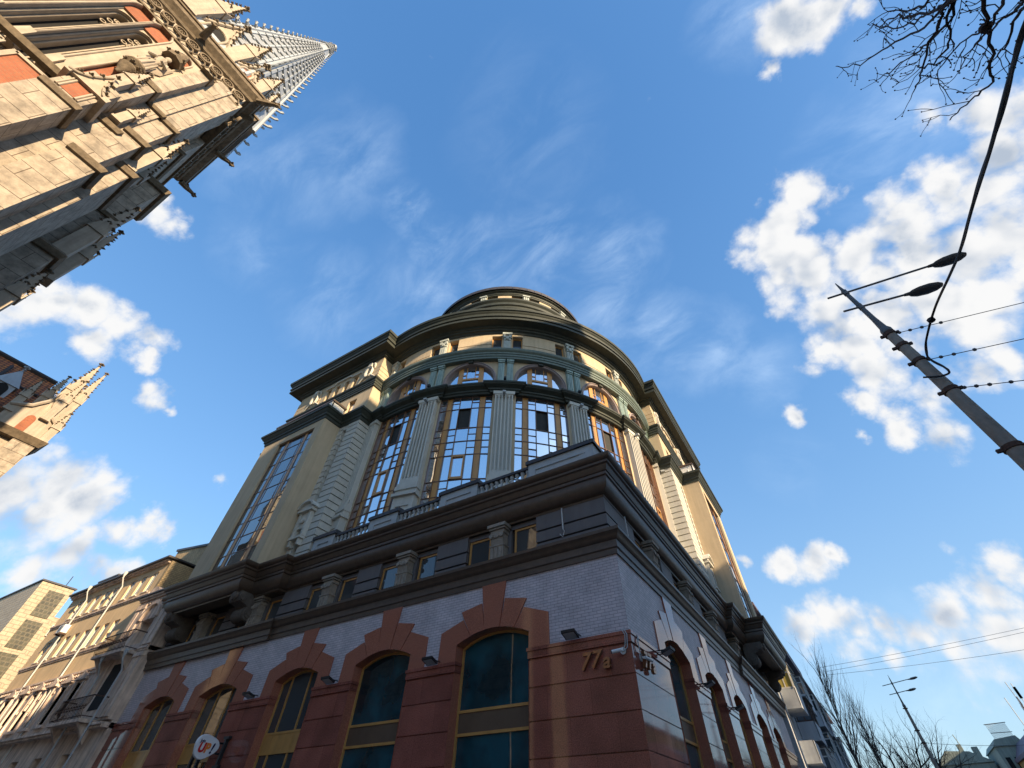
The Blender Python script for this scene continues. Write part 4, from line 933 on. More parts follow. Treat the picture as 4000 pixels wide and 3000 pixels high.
path = [(CX+a, CY+b) for a, b in path]
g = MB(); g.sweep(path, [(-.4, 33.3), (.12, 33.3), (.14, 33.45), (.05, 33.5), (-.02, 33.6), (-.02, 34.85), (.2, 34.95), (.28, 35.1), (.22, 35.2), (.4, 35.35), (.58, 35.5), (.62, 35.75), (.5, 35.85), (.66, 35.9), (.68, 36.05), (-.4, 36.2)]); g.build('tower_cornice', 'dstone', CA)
for (x, y, dx, dy) in ((-19.0, -4.95, .8, .8), (-18.9, -9.1, 1, 0), (-28.9, -4.5, -.3, 1), (-24.5, -4.4, 0, 1)):   # gargoyles
    g = MB(TO); g.tube([(x, y, 35.2), (x+dx*.5, y+dy*.5, 35.3), (x+dx*.95, y+dy*.95, 35.45), (x+dx*1.25, y+dy*1.25, 35.35)], [.22, .2, .14, .1], 7)
    crocket(g, (x+dx*1.1, y+dy*1.1, 35.4), .4); crocket(g, (x+dx*.4, y+dy*.4, 35.4), .4)
    g.build('gargoyle', 'dstone', CA)
# --- gables and pinnacles over the cornice
def gable(y, hw, z0, z1, ax='x', at=FX+.3, brick=False):
    g = MB(TO); P = [(y-hw, z0), (y-hw, z0+.8), (y-hw*.55, z0+(z1-z0)*.42), (y-hw*.25, z0+(z1-z0)*.7), (y, z1), (y+hw*.25, z0+(z1-z0)*.7), (y+hw*.55, z0+(z1-z0)*.42), (y+hw, z0+.8), (y+hw, z0)]
    g.prism(P, at-.5, at-.05, ax)
    sw = (lambda a, b, o: (at+o, a, b)) if ax == 'x' else (lambda a, b, o: (a, at+o, b))
    g.tube([sw(a, b, .02) for a, b in P[1:-1]], .12, 6)
    am = pointed(y, hw*.55, z0+(z1-z0)*.28, 6, 1.2)
    g.tube([sw(y-hw*.55, z0, 0)]+[sw(a, b, 0) for a, b in am]+[sw(y+hw*.55, z0, 0)], .09, 6)
    G = g.build('gable', 'stone', CA)
    g = MB(TO); g.prism([(y-hw*.5, z0)]+[(y+(a-y)*.92, b-.05) for a, b in am]+[(y+hw*.5, z0)], at-.05, at-.02, ax); g.build('gable_recess', 'rbrick' if brick else 'dark', G)
    g = MB(TO)
    for a, b in P[2:-2]: crocket(g, sw(a, b+.15, .05), .38)
    for (a, b), (c, d) in zip(P[1:-2], P[2:-1]): crocket(g, sw((a+c)/2, (b+d)/2+.12, .05), .3)
    finial(g, sw(y, z1, .0), .7); g.build('crocket', 'dstone', G)['kind'] = 'stuff'
gable(-9.35, 1.15, 36.1, 41.2); gable(-12.2, 1.1, 36.1, 41.2); gable(-6.75, .72, 36.1, 39.6, brick=True)
gable(-24.6, 1.6, 36.1, 40.6, 'y', y1+.2); gable(-21.4, .8, 36.1, 39.5, 'y', y1+.2, True)
pinnacle(-19.3, -7.9, 36.1, 7.2, .42, shaft=.5); pinnacle(-19.2, -10.75, 36.1, 8.6, .45, shaft=.5)
pinnacle(-19.5, -5.75, 36.1, 5.6, .38, shaft=.45); pinnacle(-20.9, -5.3, 36.1, 6.2, .38); pinnacle(-23.0, -5.2, 36.1, 6.2, .36); pinnacle(-26.7, -5.0, 36.1, 5.6, .38); pinnacle(-28.2, -5.0, 36.1, 4.8, .34)
# --- spire
sxc, syc, zb_, zt_ = -23.6, -8.55, 36.5, 67.5
def srad(z): return 4.75*(zt_-z)/(zt_-zb_)+.15
def oct_(z, e=0, n=8): return [(sxc+(srad(z)+e)*math.cos(math.pi/8+k*math.pi/4), syc+(srad(z)+e)*math.sin(math.pi/8+k*math.pi/4), z) for k in range(n)]
g = MB(TO); g.loft([oct_(zb_), oct_(zt_-1.0)]); SP = g.build('spire', 'spire', CA)
g = MB(TO)
for k in range(8):
    g.tube([oct_(z)[k] for z in (zb_, 50, zt_-.6)], [.16, .13, .06], 6)
g.build('spire_rib', 'spire', SP)
g = MB(TO); GD = []; z = 40.0
while z < 61:
    h = 1.35*(zt_-z)/26+.35
    O0, O1 = oct_(z), oct_(z+h)
    for k in range(8):
        a0, b0_ = Vector(O0[k]), Vector(O0[(k+1) % 8]); a1, b1_ = Vector(O1[k]), Vector(O1[(k+1) % 8])
        nrm = ((a0+b0_)/2-Vector((sxc, syc, z))); nrm.z = 0; nrm.normalize()
        p = lambda u, v, o: tuple((a0.lerp(b0_, u)).lerp(a1.lerp(b1_, u), v)+nrm*o)
        for v in (0, .12): pass
        g.hexa([p(.1, 0, .0), p(.9, 0, .0), p(.9, 0, .16), p(.1, 0, .16), p(.1, .14, 0), p(.9, .14, 0), p(.9, .14, .12), p(.1, .14, .12)])
        for u in (.1, .47, .84): g.hexa([p(u, .14, 0), p(u+.06, .14, 0), p(u+.06, .14, .10), p(u, .14, .10), p(u, .98, 0), p(u+.06, .98, 0), p(u+.06, .98, .10), p(u, .98, .10)])
        for u in (.18, .55):
            gd = MB(TO); GD.append(gd); gd.hexa([p(u, .2, -.05), p(u+.27, .2, -.05), p(u+.27, .2, .03), p(u, .2, .03), p(u, .8, -.05), p(u+.27, .8, -.05), p(u+.27, .8, .03), p(u, .8, .03)])
            cc_ = Vector(p(u+.135, .86, .05)); g.tube([tuple(cc_+Vector((0, 0, -.1))), tuple(cc_+Vector((0, 0, .1)))], .12, 6)
    z += h
g.build('spire_panel', 'spire', SP); build_many(GD, 'spire_louvre', 'louvre', SP, Vector((CX, CY, 40)), 100)
GD = []; z = 38.5
while z < 65.5:
    for q in oct_(z, .12):
        d = Vector((q[0]-sxc, q[1]-syc)).normalized(); s = .36*(zt_-z)/28+.13
        g = MB(TO); GD.append(g); g.tube([q, (q[0]+d.x*s*.7, q[1]+d.y*s*.7, z+.05), (q[0]+d.x*s*.95, q[1]+d.y*s*.95, z+s*.45), (q[0]+d.x*s*.6, q[1]+d.y*s*.6, z+s*.6)], [s*.22, s*.2, s*.28, s*.12], 5)
    z += 1.25*(zt_-z)/28+.5
build_many(GD, 'crocket', 'spire', SP, Vector((CX, CY, 45)), 100)
g = MB(TO)
for zz in (zt_-3.4, zt_-2.4, zt_-1.5): g.lathe((sxc, syc, zz), [(srad(zz), -.1), (srad(zz)+.2, -.05), (srad(zz)+.2, .08), (srad(zz), .14)], 12)
g.lathe((sxc, syc, zt_-1.1), [(.2, 0), (.38, .3), (.42, .6), (.2, .9), (.22, 1.1), (.36, 1.35), (.2, 1.7), (.02, 1.8)], 10)
for k in range(6): crocket(g, (sxc+.4*math.cos(k*1.05), syc+.4*math.sin(k*1.05), zt_-.8), .4)
g.build('finial', 'spire', SP)
g = MB(TO); g.box(-45, -28.7, -14, -7.4, 0, 15); g.build('nave_wall', 'ashlar', CA)  # unseen nave, added low to fill the reflections in the street windows
g = MB(TO); g.prism([(-14.3, 15.01), (-7.1, 15.01), (-10.7, 19)], -45, -28.7, 'x'); g.build('roof', 'tile', CA)
# --- far side chapel with its tiled roof
wx = -45.0
g = MB(TO); g.box(-56, wx, -12, 2.1, 0, 21.0); g.build('chapel_wall', 'ashlar', CA)
g = MB(TO)
for a, b, x in ((1.75, 3.05, wx+.5),):
    g.box(wx-1.2, x, a, b, 0, 17.5)
    g.hexa([(wx-1.2, a, 17.5), (x, a, 17.5), (x, b, 17.5), (wx-1.2, b, 17.5), (wx-1.2, a+.05, 21.2), (x-.1, a+.05, 21.2), (x-.1, b+.1, 21.2), (wx-1.2, b+.1, 21.2)])
g.box(wx-1, wx+.1, .15, 2.95, 21.0, 22.6)
g.build('buttress', 'ashlar', CA)
g = MB(TO); 
g.hexa([(wx-1.5, -12, 20.8), (wx+.5, -12, 20.8), (wx+.5, 3.3, 20.8), (wx-1.5, 3.3, 20.8), (wx-1.5, -12, 21.25), (wx+.8, -12, 21.25), (wx+.8, 3.55, 21.25), (wx-1.5, 3.55, 21.25)])
g.build('string_course', 'dstone', CA)
g = MB(TO); g.prism([(.1, 21.3), (3.0, 21.3), (2.9, 22.9), (2.3, 23.3), (1.9, 24.2), (1.7, 25.6), (1.45, 24.3), (1.0, 23.5), (.1, 23.0)], wx-.6, wx+.2, 'x')
g.tube([(wx+.25, .0, 22.9), (wx+.3, 1.0, 23.4), (wx+.3, 1.5, 24.2), (wx+.3, 1.7, 25.2), (wx+.3, 1.95, 24.1), (wx+.3, 2.35, 23.3), (wx+.3, 3.1, 22.8)], .14, 6)
GG = g.build('gable', 'stone', CA)
g = MB(TO); g.prism(notch(1.6, .28, 21.4, 22.5, 1.2), wx+.2, wx+.24, 'x'); g.build('gable_recess', 'rbrick', GG)
for (x, y, z, h, w) in ((wx-.2, 2.75, 22.6, 6.6, .34), (wx-.6, 2.0, 23.6, 6.2, .42), (wx+.2, 2.2, 22.8, 4.6, .26), (wx+.3, 3.15, 21.3, 3.0, .26), (wx, .2, 22.4, 3.4, .26), (wx-1.6, 1.2, 23.4, 4.6, .30), (wx-.2, 3.0, 21.3, 4.4, .3), (wx-1.2, 2.75, 23.8, 4.4, .3)):
    pinnacle(x, y, z, h, w)
g = MB(TO); g.hexa([(wx-.1, -12, 21.3), (wx-.1, 1.2, 21.3), (-49, .95, 27.9), (-49, -12, 27.9), (wx-.4, -12, 21.2), (wx-.4, 1.2, 21.2), (-49.2, .95, 27.6), (-49.2, -12, 27.6)]); RF = g.build('roof', 'tile', CA)
g = MB(TO); g.tube([(-49, -12, 27.95), (-49, 1.0, 27.95)], .22, 6)
for a, b in (((-46.9, -1.9), (-48.6, -1.9)), ((-47.6, -5), (-47.6, .8)), ((-47.6, .0), (-45.4, .3))):
    za = lambda x: 21.3+(wx-.1-x)*6.6/3.9+.06
    g.tube([(a[0], a[1], za(a[0])), (b[0], b[1], za(b[0]))], .14, 5)
g.build('roof_ridge', 'tileedge', RF)
g = MB(TO); dy_ = -1.0; g.box(-48, -46.6, dy_-.8, dy_+.5, 23.6, 25.0)
g.loft([[(-46.5, dy_-.95, 24.9), (-46.5, dy_+.65, 24.9), (-48.2, dy_+.65, 24.9), (-48.2, dy_-.95, 24.9)], [(-46.9, dy_-.17, 26.5), (-46.9, dy_-.13, 26.5), (-48.2, dy_-.13, 26.5), (-48.2, dy_-.17, 26.5)]])
finial(g, (-46.9, dy_-.15, 26.4), .5)
DR = g.build('dormer', 'spire', RF)
g = MB(TO); g.prism(notch(dy_-.15, .4, 23.8, 24.4, 1.2), -46.59, -46.56, 'x'); g.build('louvre', 'dmetal', DR) if False else g.build('dormer_window', 'dark', CA)

# ================================================================== OLD APARTMENT HOUSE (left street side)
AH = thing('apartment_house', 'old beige apartment house with peeling ornate lower floors and iron balconies down the left street', 'building', (-36, 0, 0))
F0 = -.15
def holes_wall(T, s0, s1, z0, z1, d0, d1, ops, g):
    """box wall in s,z with rectangular openings ops [(a,b,za,zb)] that do not overlap in s"""
    ops = sorted(ops); x = s0
    for a, b, za, zb in ops:
        g.box(x, a, d0, d1, z0, z1); g.box(a, b, d0, d1, z0, za); g.box(a, b, d0, d1, zb, z1); x = b
    g.box(x, s1, d0, d1, z0, z1)
top = [33.15, 34.55, 35.95, 38.35, 39.5, 40.85, 42.1, 43.5]
r2 = [34.45, 35.75, 37.0, 38.3, 39.7, 41.0, 42.4, 43.7]
g = MB(TL); s1 = 46.0
holes_wall(TL, 32.4, s1, 12.6, 14.6, F0+.02, .5, [(a, a+.72, 12.75, 14.0) for a in top], g)
holes_wall(TL, 31.5, s1, 8.6, 12.59, F0, .5, [(a, a+.75, 10.05, 11.3) for a in r2], g)
g.build('wall', 'oldp', AH)
g = MB(TL); lowo = [(a, a+.8, 6.1, 7.9) for a in (33.6, 35.3, 37.2, 39.0, 41, 43)]
holes_wall(TL, 31.5, s1, 5.7, 8.59, F0-.05, .5, lowo, g)
lw2 = [(a, a+.9, 2.4, 4.6) for a in (29.6, 32.6, 35.3, 38, 41, 43.5)]
holes_wall(TL, 27.3, s1, 0, 5.69, F0-.1, .5, lw2, g)
holes_wall(TL, 27.3, 31.5, 5.7, 11.6, F0-.35, .5, [(28.75, 30.15, 6.3, 8.1), (28.7, 30.2, 9.1, 10.2)] and [(28.7, 30.2, 9.1, 10.4)], g)
g.box(32.4, s1, .5, 9, 0, 14.5); g.box(27.3, 32.4, .5, 9, 0, 11.5)
g.build('ornate_wall', 'oldg', AH)
g = MB(TL)
for z, o, a, b in ((8.42, .16, 31.5, s1), (5.5, .22, 27.3, s1), (9.78, .10, 33, s1), (12.42, .12, 32.4, s1), (14.5, .28, 32.3, s1), (8.7, .12, 27.3, 31.5)):
    f = F0 if a > 30 else F0-.35
    g.box(a, b, f-o, .3, z, z+.10); g.box(a, b, f-o*.55, .3, z-.1, z-.002)
for k in range(3): g.box(27.25-k*.05, 31.55+k*.08, F0-.42-.1*k, .3, 11.45+k*.12, 11.55+k*.12)
g.prism([(29.8, 11.8), (30.6, 12.4), (31.0, 12.5), (31.5, 12.2), (31.9, 11.8)], F0-.4, .1)
for k in range(46): g.box(31.8+k*.3, 31.95+k*.3, F0-.16, F0, 8.22, 8.34)
for k in range(14): g.box(27.5+k*.3, 27.65+k*.3, F0-.46, F0-.3, 11.3, 11.44)
for a, b, za, zb in lowo:
    g.box(a-.16, a, F0-.16, .1, za, zb); g.box(b, b+.16, F0-.16, .1, za, zb); g.box(a-.25, b+.25, F0-.24, .1, zb+.1, zb+.22); g.box(a-.2, b+.2, F0-.22, .1, za-.15, za-.02)
    g.prism([(a-.2, zb+.24), (b+.2, zb+.24), ((a+b)/2, zb+.55)], F0-.2, .1)
for x in (28.0, 30.75, 31.3, 27.5):
    g.box(x-.18, x+.18, F0-.45, F0-.3, 5.8, 8.3); g.box(x-.25, x+.25, F0-.5, F0-.3, 8.3, 8.5); g.box(x-.2, x+.2, F0-.45, F0-.3, 8.9, 11.3); g.box(x-.26, x+.26, F0-.5, F0-.3, 11.1, 11.35)
g.prism(arch(29.45, 1.0, 10.4, .99, 12)+[(29.45+x, 10.4+z) for x, z in [(.8*math.cos(math.pi*k/12), .8*math.sin(math.pi*k/12)) for k in range(13)]], F0-.5, F0-.3)
for k in range(60):
    x = random.uniform(27.5, 45); z = random.uniform(5.9, 8.2)
    g.box(x, x+random.uniform(.05, .2), F0-.12, F0, z, z+random.uniform(.1, .5))
g.build('string_course', 'oldg', AH)
for lst, (za, zb), d in ((top, (12.75, 14.0), 0), (r2, (10.05, 11.3), 0)):
    for a in lst:
        w = .72 if lst is top else .75
        g = MB(TL); g.box(a, a+.08, -.07, .2, za, zb); g.box(a+w-.08, a+w, -.07, .2, za, zb); g.box(a+w/2-.06, a+w/2+.06, -.07, .2, za, zb); g.box(a+.08, a+w-.08, -.06, .19, zb-.08, zb); g.box(a+.08, a+w-.08, -.06, .19, za, za+.08); g.box(a-.05, a+w+.05, F0-.06, .1, za-.05, za)
        F = g.build('window', 'wframe', AH); q = MB(TL); q.box(a+.05, a+w-.05, .0, .02, za+.03, zb-.03); q.build('pane', 'winglass', F)
for a, b, za, zb in lowo+lw2+[(28.7, 30.2, 9.1, 11.2), (28.8, 30.1, 6.2, 8.2)]:
    dd = F0-.45 if (a < 31 and za > 6) else .1
    if a == 28.8: 
        q = MB(TL); q.box(a, b, F0-.37, F0-.355, za, zb); q.build('balcony_door', 'dark', AH); continue
    g = MB(TL)
    for x in (a, (a+b)/2-.04, b-.08): g.box(x, x+.08, .1, .2, za, zb)
    g.box(a, b, .11, .19, za+(zb-za)*.66, za+(zb-za)*.66+.07); g.box(a, b, .11, .19, zb-.08, zb)
    F = g.build('window', 'wframe' if a != 28.7 else 'wframe', AH); q = MB(TL); q.box(a+.03, b-.03, .14, .16, za, zb); q.build('pane', 'winglass', F)
for (a, b, z) in ((28.3, 31.6, 8.62), (28.3, 31.6, 5.72)):
    g = MB(TL); g.box(a, b, F0-1.15, F0-.3, z-.14, z); 
    for x in (a+.3, b-.3): g.prism([(F0-.3, z-.14), (F0-1.0, z-.14), (F0-.3, z-.9)], x-.1, x+.1, 'x') if False else g.hexa([(x-.1, F0-1.0, z-.16), (x+.1, F0-1.0, z-.16), (x+.1, F0-.3, z-.9), (x-.1, F0-.3, z-.9), (x-.1, F0-1.0, z-.14), (x+.1, F0-1.0, z-.14), (x+.1, F0-.3, z-.14), (x-.1, F0-.3, z-.14)])
    B = g.build('balcony', 'oldg', AH); q = MB(TL)
    q.tube([(a+.05, F0-.35, z+.9), (a+.05, F0-1.1, z+.9), (b-.05, F0-1.1, z+.9), (b-.05, F0-.35, z+.9)], .03, 5); q.tube([(a+.05, F0-.35, z+.1), (a+.05, F0-1.1, z+.1), (b-.05, F0-1.1, z+.1), (b-.05, F0-.35, z+.1)], .02, 5)
    n = 22
    for k in range(n+1):
        x = a+.05+(b-a-.1)*k/n; q.tube([(x, F0-1.1, z), (x, F0-1.22, z+.3), (x, F0-1.1, z+.6), (x, F0-1.1, z+.9)], .014, 4)
        if k < n and k % 2: q.lathe((x+.07, F0-1.12, z+.45), [(.09, -.01), (.09, .01), (.07, .012), (.07, -.01)], 8, 'y', caps=False)
    q.build('railing', 'rust', B)
g = MB(TL)                                               # brick end walls and roof
g.box(32.1, 32.4, F0, 9, 11.5, 14.5)
g.build('brick_gable_wall', 'ybrick', AH)
g = MB(); 
g.prism([(-41.0, 3.0), (-30, 3.0), (-30, 9), (-41.0, 9)], 11, 18.0, 'z') if False else g.hexa([(-41, 3, 11), (-28, 3, 11), (-28, 9, 11), (-41, 9, 11), (-41, 3, 18.4), (-28, 3, 16.6), (-28, 9, 16.6), (-41, 9, 18.4)])
g.build('brick_gable_wall', 'ybrick', AH)
g = MB(TL); g.box(32.0, s1+.1, F0-.42, 3, 14.61, 14.72); g.box(27.2, 32.1, F0-.7, 3, 11.82, 11.9); g.hexa([(28, 2.9, 16.62), (41.2, 2.9, 18.42), (41.2, 9, 18.42), (28, 9, 16.62), (28, 2.9, 16.8), (41.2, 2.9, 18.6), (41.2, 9, 18.6), (28, 9, 16.8)]); g.build('roof', 'cap', AH)
g = MB(TL); g.box(42.4, 45.2, .6, 3.4, 14.7, 15.8); SH = g.build('stair_head', 'yellow', AH); g = MB(TL); g.box(42.2, 45.4, .4, 3.6, 15.8, 15.92); g.build('roof', 'cap', SH)
for (x, zt, m_, d) in ((37.3, 14.5, 'wframe', 0), (42.4, 14.5, 'wframe', 0), (30.4, 8.4, 'panel', -.5), (28.0, 8.4, 'panel', -.5)):
    g = MB(TL); g.tube([(x, F0-.5+d, zt), (x, F0-.48+d, zt-.25), (x+.15, F0-.14+d, zt-.7), (x+.15, F0-.12+d, .5)], .045, 7); g.lathe((x, F0-.5+d, zt-.05), [(.05, -.1), (.11, .1), (.11, .2)], 8); g.build('drainpipe', m_, AH)
t_ = thing('air_conditioner', 'white outdoor air conditioner unit high on the beige wall near its far end', 'air conditioner', (-42.6, F0-.3, 11.5))
g = MB(TL); g.box(42.2, 43.0, F0-.42, F0-.05, 11.6, 12.1); U = g.build('casing', 'white', t_); g = MB(TL); g.lathe((42.6, F0-.43, 11.85), [(.2, -.01), (.2, .01), (.02, .02)], 12, 'y'); g.build('fan_grille', 'steel', t_)
g = MB(TL); g.box(42.2, 42.25, F0-.45, F0, 11.5, 11.59); g.box(42.95, 43.0, F0-.45, F0, 11.5, 11.59); g.build('bracket', 'rust', t_)

# ================================================================== TILED TOWER far left
TW = thing('tiled_tower', 'modern cream tiled stair tower with dark glass block panels beyond the old beige house', 'building', (CX-100, CY+23, 0))
g = MB(TO); g.box(-118, -100, 20.8, 25.2, 0, 28.3); g.box(-112, -100.5, 25.2, 27.6, 0, 24.6); g.box(-140, -118, 20.9, 40, 0, 26); g.build('tiled_wall', 'ctile', TW)
for z0, z1 in ((24.0, 27.4), (20.0, 23.4), (16, 19.4), (12, 15.4)):
    g = MB(TO); g.box(-100.1, -99.9, 22.3, 24.5, z0, z1); g.build('glass_block_panel', 'blocks', TW)
g = MB(TO); g.box(-118.2, -99.8, 20.6, 25.4, 28.3, 28.5); g.tube([(-101, 24, 28.5), (-101, 24, 30.2)], .06, 4); g.build('parapet_cap', 'cap', TW)
g = MB(TO); g.box(-100.45, -100.3, 25.8, 27.0, 22.2, 23.6); WN = g.build('window', 'wframe', TW); g = MB(TO); g.box(-100.3, -100.25, 25.9, 26.35, 22.3, 23.5); g.box(-100.3, -100.25, 26.45, 26.9, 22.3, 23.5); g.build('pane', 'dark', WN)
g = MB(TO); g.box(-84, -83, 16.5, 20.3, 0, 12.2); YW = g.build('low_house', 'yellow', None); tag(YW, 'low bright yellow rendered house in front of the cream tiled tower', 'building')
YW.name = 'low_house'
g = MB(TO); g.box(-84.3, -82.8, 16.2, 20.6, 12.2, 12.4); RFY = g.build('roof', 'cap', YW)

# ================================================================== PANEL APARTMENT BLOCK beyond (right)
PB = thing('apartment_block', 'grey apartment block with enclosed balconies seen past the right end of the corner building', 'building', (0, 50, 0))
g = MB(); g.box(-14, .1, 31.8, 95, 0, 15.2); g.build('wall', 'panel', PB)
g = MB(); g.box(-14.2, .75, 31.6, 95.2, 15.2, 15.45); g.box(-.2, .5, 52, 66, 15.45, 16.9); g.build('roof', 'violet', PB)
def balcony(ya, yb, z, xo, glz, pan='panel', fr_='wframe', open_=False):
    g = MB(); g.box(.1, xo, ya, yb, z-.16, z); g.box(.1, xo, ya, ya+.06, z, z+1.05); g.box(.1, xo, yb-.06, yb, z, z+1.05); g.box(xo-.06, xo, ya, yb, z, z+1.05)
    B = g.build('balcony', pan, PB)
    if open_: return
    g = MB(); zt = z+2.55
    for y in [ya+(yb-ya)*k/4 for k in range(5)]: g.box(xo-.1, xo-.01, y-.05, y+.05, z+1.05, zt)
    for x in (.12, .12+(xo-.22)*.5): g.box(x, x+.08, ya, ya+.06, z+1.05, zt)
    for zz in (z+1.05, zt-.08, z+2.0): g.box(.1, xo, ya-.01, ya+.07, zz, zz+.08); g.box(xo-.08, xo+.01, ya, yb, zz, zz+.08)
    g.build('balcony_frame', fr_, B)
    g = MB(); g.box(.15, xo-.08, ya+.02, ya+.04, z+1.1, zt); g.box(xo-.06, xo-.04, ya+.05, yb-.05, z+1.1, zt); g.build('balcony_glass', glz, B)
    g = MB(); g.box(.1, xo+.1, ya-.1, yb+.1, zt, zt+.1); g.build('balcony_roof', 'cap', B)
balcony(32.6, 36.2, 8.55, 1.35, 'ygl'); balcony(39.0, 43.2, 7.4, 1.4, 'winglass', fr_='rust'); balcony(33.0, 36.0, 5.6, 1.2, 'winglass', open_=True)
balcony(39.5, 43.0, 4.3, 1.4, 'winglass'); balcony(47, 50.5, 10.4, 1.2, 'winglass'); balcony(55, 59, 10.2, 1.3, 'dglass'); balcony(55, 59, 7.0, 1.3, 'dglass'); balcony(47, 50.5, 5, 1.3, 'dglass'); balcony(66, 70, 7.5, 1.3, 'winglass'); balcony(66, 70, 10.6, 1.3, 'winglass'); balcony(78, 82, 9, 1.3, 'dglass')
for k in range(10):
    for zz in (4.2, 7.2, 10.2, 13.0):
        y = 36.9+k*5.5
        g = MB(); g.box(.1, .14, y, y+1.3, zz, zz+1.5); F = g.build('window', 'wframe', PB); q = MB(); q.box(.14, .15, y+.07, y+.6, zz+.08, zz+1.42); q.box(.14, .15, y+.7, y+1.23, zz+.08, zz+1.42); q.build('pane', 'winglass', F)
for y in (31.95, 32.2): 
    g = MB(); g.tube([(.25, y, .2), (.25, y, 15)], .05, 6); g.build('drainpipe', 'wframe', PB)
# ================================================================== DISTANT HOUSES right
def far(name, label, boxes, m, extra=None, loc=None):
    t = thing(name, label, 'building', loc)
    g = MB(TO)
    for b in boxes: g.box(*b)
    g.build('wall', m, t); return t
fa = far('distant_house', 'pale grey distant house with stepped attic gables at the end of the street', [(8.8, 16, 118, 128, 0, 10.3), (10.8, 14, 118, 126, 10.3, 11.4)], 'paleg', loc=(CX+12, CY+118, 0))
g = MB(TO); g.prism([(8.6, 10.2), (10.3, 11.9), (13.6, 11.7), (16.2, 10.4)], 117.8, 128.2); g.box(12.4, 13.0, 117.9, 119, 11.2, 12.6); g.box(14.2, 15, 117.9, 119, 11, 12.2); g.tube([(13, 118, 12), (12.7, 118, 13.8)], .06, 4); g.build('roof', 'paleg', fa)
for k in range(5):
    for zz in (4.5, 7.2): g = MB(TO); g.box(9.3+k*1.4, 10.0+k*1.4, 117.93, 117.99, zz, zz+1.7); g.build('window', 'dark', fa)
fb_ = far('distant_house', 'pale green distant house with a metal rail fence on its roof', [(16.4, 20, 112, 124, 0, 11.6)], 'paleg', loc=(CX+18, CY+112, 0))
g = MB(TO); g.prism([(16.2, 11.5), (16.8, 12.3), (19.6, 12.6), (20.2, 11.6)], 111.8, 124); g.build('roof', 'paleg', fb_)
g = MB(TO)
for k in range(16): g.tube([(17.0+k*.16, 111.9, 12.2), (16.9+k*.16, 111.9, 14.0)], .03, 4)
g.tube([(16.7, 111.9, 14), (19.5, 111.9, 14.1)], .05, 4); g.tube([(16.9, 111.9, 13), (19.6, 111.9, 13)], .04, 4); g.build('roof_railing', 'steel', fb_)
for k in range(3):
    for zz in (5.5, 8.5): g = MB(TO); g.box(16.8+k*1.1, 17.4+k*1.1, 111.93, 111.99, zz, zz+1.8); g.build('window', 'dark', fb_)
fc = far('distant_house', 'ochre distant house with tall narrow windows, violet roof and antennas at the right picture edge', [(18.0, 32, 96, 112, 0, 9.6)], 'ochre', loc=(CX+22, CY+96, 0))
g = MB(TO); g.box(17.7, 32.3, 95.7, 112, 9.6, 10.0); g.prism([(17.8, 10), (19.0, 11.6), (22, 13.3), (32, 14), (32, 10)], 96.5, 111); g.box(18.3, 19.2, 96.3, 97.4, 10.4, 11.6); g.build('roof', 'violet', fc)
g = MB(TO)
for x, h in ((18.6, 14.8), (19.8, 16.4), (20.3, 16.2)): g.tube([(x, 96.6, 11), (x-.15, 96.6, h)], .05, 4)
for k in range(4): g.box(19.6+k*.05, 19.7+k*.05, 96.5, 96.9, 13.0+k*.3, 13.9+k*.3); g.box(20.1, 20.35, 96.5, 96.9, 14.6, 15.8)
g.build('antenna', 'panel', fc)
for k in range(12): g = MB(TO); g.box(18.8+k*.55, 19.05+k*.55, 95.93, 95.99, 5.6, 8.6); g.build('window', 'dark', fc)

# ================================================================== OPPOSITE SIDE (behind / beside the camera; unseen, all but the farthest block sized to shade fronts or darken reflections)
def opp(label, x0, x1, a, b, h, m, wm='winglass'):
    t = thing('opposite_building', label, 'building', (x0, a, 0), 'buildings across the street'); g = MB(); g.box(x0, x1, a, b, 0, h); g.build('wall', m, t)
    g = MB(); q = MB(); n = int((b-a)/3.2); z = 4.0
    while z < h-2:
        for k in range(n):
            y = a+1.2+k*3.2; g.box(x0-.04, x0-.0, y, y+1.5, z, z+1.7); q.box(x0-.06, x0-.045, y+.1, y+1.4, z+.1, z+1.6)
        z += 3.1
    w = g.build('window_band', 'wframe', t); q.build('pane', wm, w)
    g = MB(); g.box(x0-.4, x1, a-.2, b+.2, h, h+.5); g.build('roof', 'cap', t)
opp('unseen tall beige slab block across the street, sized to shade the corner', 40, 46, -16.8, -2.7, 47, 'oldp')
opp('unseen lower beige slab block, stepped down to let sun reach the old house', 40.2, 46, -27, -17.0, 38.5, 'oldg')
opp('unseen broad beige block added south of the cathedral to darken the granite reflections', -110, 70, -75, -52, 22, 'oldp')
opp('unseen lower ochre block beside the taller slab, sized to shade the lower side front', 40.5, 54, -2.2, 20, 30.5, 'ochre')
opp('unseen tall grey block added across the street to shade the balconied block', 42, 56, 24, 74, 34, 'panel')
opp('long ochre block across the street farther along', 34, 50, 92, 130, 18, 'ochre')
# ================================================================== GROUND
def struct(g, name, m):
    o = g.build(name, m, smooth=False); o['kind'] = 'structure'; return o
g = MB(); g.face([(-1500, -1500, -.15), (1500, -1500, -.15), (1500, 1500, -.15), (-1500, 1500, -.15)]); struct(g, 'ground', 'asphalt')
g = MB(); g.box(-27.3, 5.8, -8.0, -.001, -.2, 0.0); g.box(.001, 5.8, -.0, 95, -.2, 0.0); g.box(-5.5, 9.0, -16.5, -11.5, -.2, 0.0); g.box(-60, -27.3, -8, -.5, -.2, 0); struct(g, 'pavement', 'paving')
g = MB(); g.box(-60, 5.8, -8.2, -8.001, -.2, .01); g.box(5.801, 6.0, -8.2, 95, -.2, .01); struct(g, 'kerb', 'kerb')
g = MB()
for k in range(14): g.box(8+0, 8.15, 2+k*6, 5+k*6, -.146, -.142)
struct(g, 'road_marking', 'paint')
